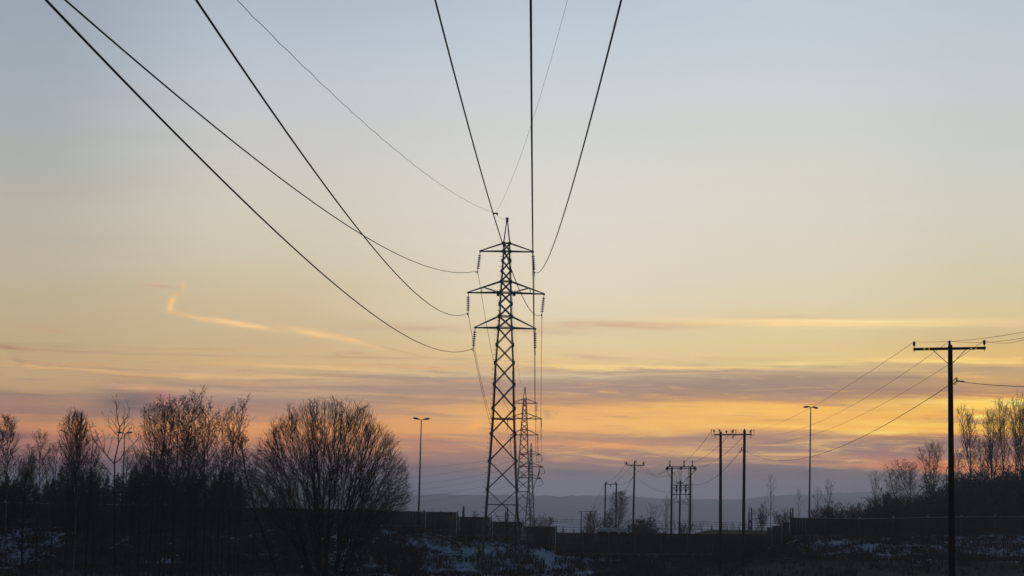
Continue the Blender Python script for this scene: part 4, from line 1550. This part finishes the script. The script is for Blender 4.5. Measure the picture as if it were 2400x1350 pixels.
def make_willow(seed, h=15.0, hw=6.3):
    """many stems from one stool, their tips spread evenly over a low dome of fine twigs"""
    rng = random.Random(seed)
    tm, cm = MB(), MB()
    zc = h * .5
    n = 84

    def inside(q):
        k = 1 + .045 * mnoise.noise(Vector((q.x * .5, q.y * .5, q.z * .5)))
        rr = math.hypot(q.x, q.y) / (hw * k)
        zz = (q.z - zc) / ((h - zc) * k)
        return rr * rr + (zz * zz if zz > 0 else zz * zz * 4) < 1
    prim = []
    order = [i for i in range(n) if i % 6 == 0] + [i for i in range(n) if i % 6]
    for i in order:
        # even spread of tips over the dome, from the rim up to the crown
        c = 1 - 1.14 * (i + .5) / n
        az = i * 2.39996
        sn_ = math.sqrt(max(0, 1 - c * c))
        k_ = rng.uniform(.84, .97)
        tip = Vector((math.cos(az) * sn_ * hw * k_, math.sin(az) * sn_ * hw * k_, zc + (h - zc) * c * k_))
        pc = Vector((tip.x * .45, tip.y * .45, h * (.28 + .2 * max(0, c))))
        main = i % 6 == 0
        if main:
            r0_ = .2 + .45 * sn_
            p0 = Vector((math.cos(az) * r0_, math.sin(az) * r0_, -.4))
        else:
            pr = min(prim, key=lambda q: (q[-1] - tip).length)
            p0, _d = along(pr, rng.uniform(.16, .42))
            pc = p0.lerp(tip, .45) + Vector((0, 0, .05 * h))
        st = []
        wv = rng.uniform(0, 6)
        for k in range(15):
            t = k / 14
            v = p0 * (1 - t) ** 2 + pc * (2 * t * (1 - t)) + tip * t * t
            if 0 < k < 14:
                v = v + rdir(rng) * .1 + Vector((math.sin(t * 7 + wv), math.cos(t * 6 + wv), 0)) * .12
            st.append(v)
        if main:
            prim.append(st)
        r_ = rng.uniform(.1, .14) if main else rng.uniform(.045, .08)
        tm.tube(st, [r_ + (.012 - r_) * (k / 14) ** .75 for k in range(15)], 6)
        nj = 9
        for j in range(nj):
            t = .4 + .6 * (j + rng.random()) / nj
            p, pd = along(st, min(t, .99))
            L1 = h * .19 * (1.15 - .7 * t) * rng.uniform(.6, 1.25)
            b1 = limb(cm, p, side(pd, rng.uniform(.3, .75), rng), L1, .026 * (1.25 - .7 * t), .009, 4, .12, .05, rng, 4, inside)
            if not b1:
                continue
            for k in range(5):
                u = .15 + .85 * (k + rng.random()) / 5
                q, qd = along(b1, min(u, .99))
                b2 = limb(cm, q, side(qd, rng.uniform(.3, .85), rng), L1 * .48 * (1.2 - .5 * u) * rng.uniform(.7, 1.4), .0115, .007, 3, .16, .05, rng, 3, inside)
                if not b2:
                    continue
                for m_ in range(3):
                    w_, wd = along(b2, rng.uniform(.2, .99))
                    limb(cm, w_, side(wd, rng.uniform(.3, .85), rng), rng.uniform(.25, .6), .0075, .005, 1, .12, .08, rng, 3)
    for i in range(1000):
        c = 1 - 1.12 * (i + .5) / 1000
        az = i * 2.39996 + rng.uniform(-.1, .1)
        sn_ = math.sqrt(max(0, 1 - c * c))
        o = Vector((math.cos(az) * sn_ * hw, math.sin(az) * sn_ * hw, (h - zc) * c))
        k1 = rng.uniform(.92, 1.02) + .05 * mnoise.noise(o * .6)
        k0 = k1 - rng.uniform(.1, .22)
        a_, e_ = o * k0, o * k1
        a_ = Vector((a_.x, a_.y, a_.z + zc - .35))
        e_ = Vector((e_.x, e_.y, e_.z + zc))
        mid_ = a_.lerp(e_, .5) + rdir(rng) * .09
        cm.tube([a_, mid_, e_], [.0115, .009, .0055], 3, False)
        for m_ in range(3):
            w_, wd = along([a_, mid_, e_], rng.uniform(.25, .9))
            limb(cm, w_, side(wd, rng.uniform(.3, .7), rng), rng.uniform(.3, .6), .0075, .005, 1, .1, .08, rng, 3)
    return proto('willow_tree', tm, cm, M_BARK, M_WILLOW)


ALD = [make_alder(s, 14, nb=37, w=wd, fork=fk) for s, wd, fk in ((1, .19, 1), (2, .17, 1), (3, .2, 2), (4, .18, 1))]
SAP = [make_alder(s, 12, nb=30, w=.075, t0=.55, rt=.07, nt=6, ns=2, cones=.3, top=.04, name='alder_sapling') for s in (11, 12)]
BIR = [make_alder(s, 15, nb=58, w=wd, t0=.24, elev=.88, nt=8, ns=3, cones=.1, rtw=.018, rt=.1, bark=M_BIRCH, name='birch_tree', top=.05, fork=fk) for s, wd, fk in ((21, .2, 1), (22, .23, 2), (23, .17, 0))]
RTR = [make_alder(s, 15, nb=40, w=.21, t0=.2, elev=.88, nt=6, ns=3, cones=.15, rt=.13, rtw=.015, name='birch_tree', top=.05, fork=fk) for s, fk in ((71, 3), (72, 2), (73, 1))]
WSP = [make_alder(s, 11, nb=17, w=.24, t0=.3, elev=.98, nt=4, ns=2, cones=.05, rt=.07, rtw=.014, name='bare_tree', fork=fk) for s, fk in ((61, 1), (62, 0), (63, 2))]
SPR = [make_spruce(s, 13, w) for s, w in ((31, .17), (32, .21), (33, .24))]
BSH = [make_bush(41, 4), make_bush(42, 4, 14, .6), make_bush(43, 4, 8, .3)]
BRN = [make_bush(44, 4, 20, .75, 10, 6, 3, .9)]
HGT = {}
for o, hh in [(q, 14) for q in ALD] + [(q, 12) for q in SAP] + [(q, 11) for q in WSP] + [(q, 15) for q in RTR] + [(q, 15) for q in BIR] + [(q, 13) for q in SPR] + [(q, 4) for q in BSH + BRN]:
    HGT[o.name] = hh
PLACED = random.Random(77)


def place(pr, px, ytop, Y, label, group, fat=1.0, name=None):
    T = P(px, ytop, Y)
    z = ground(T.x, Y)
    k = (T.z - z) / HGT[pr.name]
    if pr['used'] == 0:
        o = pr
        pr['used'] = 1
    else:
        o = dup(pr)
    o['used'] = 1
    o.location = (T.x, Y, z)
    o.scale = (k * fat, k * fat, k)
    o.rotation_euler = (0, 0, PLACED.uniform(0, 6.28))
    o['label'] = label
    if group:
        o['group'] = group
    return o


GL, GR, GS, GB, GM = 'bare trees on the left', 'bare trees on the right', 'spruces behind the left barrier', 'bare bushes behind the right barrier', 'bare trees beyond the low barrier'
for i, px, yt, Y, lab, fat in [
    (0, -12, 1015, 172, 'bare twiggy tree cut by the left edge of the picture', 1.0),
    (1, 98, 1026, 178, 'slim bare alder between the leftmost birch and the pale-barked birch', .8),
    (3, 130, 1052, 168, 'short bare alder leaning on the slim one near the left edge', .8),
    (2, 168, 1003, 170, 'bushy-topped bare alder just left of the pale-barked birch', .8),
    (1, 214, 1035, 175, 'low bare alder right beside the pale-barked birch', .9),
    (0, 330, 1075, 172, 'low bare alder just right of the candelabra tree', .8),
    (2, 362, 970, 166, 'first tall alder with dark seed cones right of the hidden street lamp', .8),
    (3, 388, 960, 170, 'alder with dark cones, left neighbour of the tallest alder', .85),
    (0, 420, 949, 162, 'tallest alder with many dark cones in the clump left of the willow', .95),
    (1, 447, 962, 172, 'narrow alder tucked right against the tallest alder', .8),
    (3, 487, 962, 164, 'thin-topped alder in the gap after the tallest clump', .78),
    (1, 520, 983, 170, 'lower thin alder between two taller tops left of the willow', .7),
    (0, 548, 968, 166, 'fine-topped alder nearest to the round willow', .72),
    (2, 455, 1040, 158, 'short dark alder filling the lower part of the tall clump', .9),
    (3, 395, 1055, 154, 'short leaning alder in front of the tall alder clump', .8),
]:
    place(ALD[i], px, yt, Y, lab, GL, fat)
place(BIR[2], 22, 990, 165, 'tall thin birch with feathery top near the left edge', GL, .9)
place(BIR[0], 187, 984, 150, 'pale-barked birch with a light crooked trunk', GL, .62)
place(BIR[1], 70, 1075, 285, 'hazy pale birch behind the barrier near the left edge', GL, .9)
for i, (px, yt, Y) in enumerate([(225, 1085, 148), (245, 1100, 152), (300, 1060, 146), (312, 1110, 150), (335, 1075, 143), (345, 1120, 156), (372, 1090, 150), (408, 1085, 144),
                                 (432, 1100, 152), (466, 1080, 146), (502, 1095, 150), (530, 1060, 156), (556, 1105, 147), (567, 1080, 154), (160, 1090, 160), (600, 1130, 158), (210, 1110, 140), (290, 1120, 158)]):
    place(SAP[i % 2], px, yt, Y, 'slender dark sapling stem among the crowded trunks left of the willow', 'crowded sapling stems left of the willow', .9)
# leaning tree, candelabra tree and dark young tree are drawn limb by limb


def shaped_tree(name, label, Y, limbs, seed, bark, leaf, nb=0, spur=3, group=None, zfoot=True, rtw=.013):
    rng = random.Random(seed)
    px0, py0 = limbs[0][1][0]
    b0 = P(px0, py0, Y)
    gz_ = ground(b0.x, Y) - .2
    root = thing(name, label, 'tree', (b0.x, Y, gz_), group)
    tm, cm = MB(), MB()
    for i, (rr, pts) in enumerate(limbs):
        dp = rng.uniform(-.6, .6) if i else 0
        q = [P(a, c, Y) for a, c in pts]
        for k, v in enumerate(q):
            v.y += dp * k / len(q)
        if i == 0 and q[0].z > gz_:
            q.insert(0, Vector((q[0].x, Y, gz_)))
        r1 = rr * .3
        tgt = tm if i == 0 else cm
        m = len(q) - 1
        # smooth the limb a little
        sm = []
        for k in range(m):
            for t in (0, .5):
                v = q[k].lerp(q[k + 1], t)
                if t and m > 1:
                    v += rdir(rng) * .02
                sm.append(v)
        sm.append(q[-1])
        tgt.tube(sm, [rr + (r1 - rr) * k / (len(sm) - 1) for k in range(len(sm))], 6 if i == 0 else 5)
        for k in range(spur * m):
            u, ud = along(sm, rng.uniform(.25 if i else .5, .98))
            tw = limb(cm, u, side(ud, rng.uniform(.5, .9), rng), rng.uniform(.3, 1.1), rtw, rtw * .6, 3, .1, .1, rng)
            if tw:
                for k2 in range(2):
                    w_, wd = along(tw, rng.uniform(.3, .9))
                    limb(cm, w_, side(wd, .7, rng), rng.uniform(.15, .4), rtw * .7, rtw * .5, 1, .1, .1, rng)
        if nb and i == 0:
            crown_on(cm, sm, nb, .45, lambda t: 2.2 * (1.2 - t), .7, rng, 6, 3, .2, rbr=.025, rtw=rtw)
    tm.build('trunk', bark, root)
    cm.build('crown', leaf, root)
    return root


shaped_tree('young_tree', 'sparse candelabra tree with thick bare upswept branches in front of the far street lamp', 150, [
    (.07, [(268, 1400), (268, 1250), (268, 1150), (268, 1087), (274, 1056), (278, 1038), (276.6, 1021), (280, 1012), (280.3, 1001), (276, 985), (273.7, 970), (273.7, 953), (269, 938)]),
    (.035, [(278, 1038), (287, 1022), (290, 1006), (291, 992), (290, 978), (290, 967)]), (.035, [(280.3, 1001), (290, 988), (298, 977), (302.6, 964), (305.7, 953)]),
    (.03, [(280, 1010), (272, 1001), (268, 991), (258, 979)]), (.03, [(276.6, 1021), (264, 1007.7), (257, 996), (255.4, 981)]), (.025, [(288, 1010), (298, 997), (303.6, 988)]),
    (.03, [(290, 1024), (302, 1010), (309, 1002), (313.7, 992)]), (.045, [(268, 1087), (247, 1063), (230, 1043), (217, 1023), (212, 993)]), (.03, [(247, 1063), (233, 1033), (223, 1007)]),
    (.03, [(252, 1068), (258, 1046), (262, 1022)]), (.04, [(269, 1086), (280, 1078), (292, 1060), (306, 1046), (322, 1030), (326, 1015)]), (.03, [(243, 1060), (246, 1030), (240, 1003)]),
    (.03, [(268, 1120), (252, 1100), (238, 1085), (225, 1060)]), (.03, [(268, 1140), (285, 1118), (303, 1098), (312, 1070)])], 5, M_BARK, M_TWIG, 0, 1, GL)
shaped_tree('leaning_tree', 'bare tree leaning over to the left beside the round willow', 152, [
    (.13, [(668, 1410), (648, 1345), (630, 1287), (612, 1240), (600, 1207), (585, 1150), (574, 1100), (568, 1060), (566, 1025)]),
    (.05, [(600, 1207), (580, 1180), (560, 1165)]), (.05, [(630, 1287), (600, 1262), (570, 1240), (548, 1200)]), (.04, [(585, 1150), (598, 1110), (602, 1075)]), (.05, [(648, 1345), (618, 1318), (590, 1305), (555, 1270)])],
    6, M_BARK, M_TWIG, 26, 4, GL)
shaped_tree('young_tree', 'dark young tree with low forked branches in the bottom left corner', 120, [
    (.1, [(52, 1420), (52, 1340), (51, 1285), (53, 1230), (56, 1180), (58, 1140), (60, 1110)]), (.04, [(51, 1286), (38, 1268), (25, 1245), (10, 1215)]), (.04, [(52, 1300), (65, 1280), (78, 1262), (84, 1240)]),
    (.035, [(53, 1240), (42, 1215), (35, 1190)]), (.035, [(54, 1225), (66, 1200), (72, 1175)]), (.035, [(52, 1330), (70, 1312), (82, 1295)]), (.03, [(56, 1180), (48, 1155), (45, 1130)]), (.03, [(57, 1170), (68, 1145), (72, 1120)])],
    7, M_BARK, M_TWIG, 14, 5, GL)
W_ = make_willow(51, 15.2, 6.35)
T_ = P(776, 929, 150)
gz_ = ground(T_.x - .15, 150)
W_.location = (T_.x - .1, 150, gz_)
kz = (T_.z - gz_) / 15.2
W_.scale = (1, 1, kz)
W_.rotation_euler = (0, 0, .7)
tag(W_, 'big round bare willow with a dome of fine twigs', 'tree')

rng = random.Random(13)
for i in range(28):
    px = -30 + i * 22.2 + rng.uniform(-8, 8)
    yt = 1098 + rng.uniform(-12, 20) + 10 * math.sin(px * .03) + (14 if px < 130 else 0) + max(0, px - 520) * .5
    place(SPR[i % 3], px, yt, rng.uniform(258, 300), 'dark spruce in the dense row behind the left board barrier', GS, rng.uniform(1.2, 1.9))
for i, (px, yt, Y) in enumerate([(20, 1150, 320), (120, 1135, 325), (330, 1140, 318), (450, 1138, 322), (540, 1148, 318), (640, 1164, 315), (690, 1172, 318), (745, 1178, 322)]):
    place(SPR[(i + 1) % 3], px, yt, Y, 'dark spruce in the dense row behind the left board barrier', GS, 2.1)
rng = random.Random(29)
for i in range(34):
    px = 125 + i * 13.5 + rng.uniform(-8, 8)
    if i % 4 == 3:
        px = rng.uniform(-20, 60)
    place((BSH + BRN)[i % 4], px, rng.uniform(1105, 1175), rng.uniform(246, 258), 'dark bush in the tangled thicket behind the left board barrier', 'thicket behind the left barrier', rng.uniform(.8, 1.3))
for i in range(30):
    px = 140 + i * 15.5 + rng.uniform(-6, 6)
    if i > 26:
        px = -40 + (i - 27) * 24
    place((BRN + BSH)[i % 4], px, rng.uniform(1163, 1196), rng.uniform(213, 219), 'low dark scrub in front of the left board barrier', 'scrub in front of the left barrier', rng.uniform(1.1, 1.7))
for i, (px, yt, Y, lab) in enumerate([(905, 1205, 196, 'wide dark scrub bush at the right foot of the willow'), (960, 1262, 190, 'low scrub bush on the snowy bank near the first barrier step'),
                                      (850, 1180, 205, 'tall scrub bush hidden behind the right side of the willow'), (690, 1215, 200, 'scrub bush behind the willow stems'),
                                      (1700, 1262, 205, 'dark scrub on the mound left of the right barrier'), (1765, 1248, 207, 'dark scrub between the twin poles and the mound'),
                                      (940, 1300, 172, 'low tangle of scrub in front of the snowy bank by the willow'), (1830, 1268, 208, 'brown scrub bush below the small barrier steps'),
                                      (1890, 1256, 213, 'brown scrub bush at the left end of the right barrier foot')]):
    place(BRN[0] if i in (4, 5, 7, 8) else BSH[i % 3], px, yt, Y, lab, 'scrub on the banks', 1.5 if i not in (7,) else 2.0)

for i, px, yt, Y, lab, fat in [
    (0, 2185, 1042, 272, 'short bare birch directly left of the big dark pole', .95), (2, 2238, 1062, 268, 'low bare birch half hidden right of the big dark pole', .9),
    (1, 2274, 974, 275, 'spreading bare birch first right of the big dark pole', .8), (0, 2322, 972, 280, 'dense bare birch in the middle of the right group', .75),
    (2, 2350, 952, 276, 'tallest feathery birch of the right group', .8), (1, 2378, 950, 284, 'feathery birch next to the tallest one, near the right edge', .7),
    (0, 2400, 962, 272, 'bare birch cut by the right edge of the picture', .75), (2, 2300, 1040, 268, 'short bare birch between the spreading and the dense birch', .9)]:
    place(RTR[i], px, yt, Y, lab, GR, fat)
place(WSP[2], 2052, 1112, 262, 'thin fork-topped tree alone left of the thicket', GR, .7)
place(ALD[2], 2135, 1092, 276, 'rounded dense bare tree leading the right thicket', GR, 1.5)
place(ALD[0], 2100, 1105, 282, 'rounded bare tree at the left end of the right thicket', GR, 1.5)
place(WSP[1], 1915, 1150, 256, 'thin sapling just right of the right street lamp', GR, 1.2)
place(WSP[0], 1940, 1132, 262, 'slim pale sapling with upright twigs, two steps right of the street lamp', GR, 1.0)
place(WSP[1], 1872, 1150, 258, 'wispy sapling left of the right street lamp', GR, .8)
rng = random.Random(23)
for i in range(34):
    px = 1908 + i * 16.5 + rng.uniform(-7, 7)
    base_ = float(np.interp(px, [1900, 2020, 2100, 2200, 2300, 2460], [1182, 1172, 1148, 1122, 1092, 1080]))
    place(BSH[i % 3], px, base_ + rng.uniform(-14, 22), 248 + rng.uniform(0, 26), 'bare bush in the dark thicket along the right barrier', GB, rng.uniform(1.2, 1.8))
for pr, px, yt, Y, lab, fat in [
    (WSP[1], 1805, 1120, 262, 'bare tree with upright forks beside the railway cantilever', .9), (BSH[2], 1785, 1180, 268, 'spindly bush between the railway mast and the forked bare tree', 1.0),
    (BSH[0], 1835, 1185, 264, 'spindly bush above the small barrier steps', 1.1),
    (BIR[0], 1448, 1158, 350, 'round-topped birch behind the distant twin poles', 1.3), (BSH[1], 1408, 1178, 345, 'bare bush left of the distant twin poles', .9),
    (BRN[0], 1510, 1208, 258, 'dense brown bush right of the single T pole', .95), (BSH[0], 1468, 1210, 262, 'dark bush at the foot of the single T pole', 1.1),
    (WSP[1], 1526, 1186, 280, 'thin sapling right of the brown bush', 1.0), (WSP[1], 1538, 1192, 290, 'second thin sapling right of the brown bush', 1.0),
    (WSP[0], 1561, 1170, 300, 'slim bare tree close left of the three-pole switch', .75), (BSH[2], 1600, 1222, 300, 'low bush between the poles of the switch', 1.3),
    (BSH[0], 1545, 1222, 285, 'low bush in front of the slim bare tree by the switch', 1.2),
    (BSH[1], 1272, 1196, 420, 'misty round bush right of the lattice towers', 1.0), (BSH[0], 1102, 1190, 430, 'misty bush between barrier step and near tower', .8),
    (BSH[1], 1030, 1188, 440, 'tiny misty bush above the tallest barrier step', .8), (BSH[2], 1375, 1226, 400, 'low misty bush behind the tiny portal', 1.6)]:
    place(pr, px, yt, Y, lab, GM, fat)
for i, (px, yt, Y) in enumerate([(1645, 1236, 700), (1655, 1240, 690), (1668, 1233, 720), (1705, 1232, 700), (1733, 1234, 720), (1735, 1240, 690), (1630, 1242, 700), (1775, 1238, 680), (1320, 1232, 760), (1345, 1236, 740)]):
    place(SPR[i % 3], px, yt, Y, 'small misty spruce in the field beyond the low barrier', 'small spruces in the misty fields', 1.1)

# far-off woods across the plain: one dark ragged mass per belt
mb = MB()
rng = random.Random(31)
for (Y, x0, x1, hh, dens) in [(1500, -500, 500, 5, 3.5), (2200, -900, 900, 7, 4), (3000, -1200, 1200, 9, 5), (3900, -1500, 1500, 13, 5), (4200, -1700, 1700, 16, 5)]:
    x = x0
    while x < x1:
        x += dens * rng.uniform(.5, 1.5)
        if mnoise.noise(Vector((x * .006, Y * .01, 4))) < -.12 and Y < 3500:
            continue
        y = Y + rng.uniform(-40, 40)
        z = ground(x, y) - 1
        H = hh * rng.uniform(.5, 1.25) * (1 + .4 * mnoise.noise(Vector((x * .01, Y, 0))))
        w = H * rng.uniform(.22, .42)
        mb.lathe((x, y, z), (rng.uniform(-.05, .05), 0, 1), [(0, w * .6), (H * .25, w * rng.uniform(.8, 1.1)), (H * .55, w * rng.uniform(.5, .95)), (H * .8, w * rng.uniform(.25, .6)), (H, w * .08)], 5)
tag(mb.build('far_woods', M_NEEDLE), 'belts of far-off misty woodland across the snowy plain', 'woodland', kind='stuff')
mb = MB()
q = P(2006.5, 1156, 4600)
mb.tube([q - Vector((0, 0, 10)), P(2006.5, 1132, 4600)], [.9, .35], 5)
tag(mb.build('radio_mast', M_DARKSTEEL), 'hair-thin radio mast on the far ridge', 'mast')

# dead grass on the banks
mb = MB()
rng = random.Random(17)
n_ = 0
while n_ < 9000:
    Y = rng.choice([rng.uniform(150, 222), rng.uniform(195, 222), rng.uniform(187, 222)])
    X = rng.uniform(-58, 60)
    if abs(X) > .27 * Y:
        continue
    cv = mnoise.noise(Vector((X * .33, Y * .33, 8))) + .5 * mnoise.noise(Vector((X * 1.1, Y * 1.1, 2)))
    if cv < rng.uniform(-.25, .35):
        continue
    n_ += 1
    z = ground(X, Y)
    tall = Y > 203 and rng.random() < .3
    for k in range(5):
        bx, by = X + rng.uniform(-.3, .3), Y + rng.uniform(-.3, .3)
        hgt = rng.uniform(.3, 1.1) if tall else rng.uniform(.18, .6)
        lx, ly = rng.uniform(-.25, .25), rng.uniform(-.25, .25)
        w = rng.uniform(.015, .04)
        i0 = len(mb.v)
        mb.v += [(bx - w, by, z - .25), (bx + w, by, z - .25), (bx + lx * .5 + w * .8, by + ly * .5, z + hgt * .65), (bx + lx * .5 - w * .8, by + ly * .5, z + hgt * .65), (bx + lx, by + ly, z + hgt)]
        mb.f += [(i0, i0 + 1, i0 + 2, i0 + 3), (i0 + 3, i0 + 2, i0 + 4)]
tag(mb.build('grass', M_GRASS), 'tufts of dead brown grass poking through the snow', 'grass', kind='stuff')

for o in ALD + SAP + RTR + WSP + BIR + SPR + BSH + BRN + [W_]:            # drop prototypes that were never planted
    if o['used'] == 0 and o is not W_:
        for c in list(o.children):
            bpy.data.objects.remove(c)
        bpy.data.objects.remove(o)
for o in S.objects:
    if 'used' in o:
        del o['used']

# ------------------------------------------------------------------ winter air
mb = MB()
mb.box((0, (HAZE_FAR - 600) / 2, (HAZE_TOP - 30) / 2), 13000, HAZE_FAR + 600, HAZE_TOP + 30)
hz = bpy.data.materials.new('winter_haze')
hz.use_nodes = True
hz.node_tree.nodes.clear()
hg = G(hz.node_tree)
pv = hg.n('ShaderNodeVolumePrincipled')
pv.inputs['Color'].default_value = (.68, .79, 1.0, 1)
pv.inputs['Density'].default_value = HAZE
pv.inputs['Anisotropy'].default_value = .7
ou = hg.n('ShaderNodeOutputMaterial')
hz.node_tree.links.new(pv.outputs[0], ou.inputs['Volume'])
tag(mb.build('haze', hz), 'pale winter haze lying over the plain', 'haze', kind='stuff')
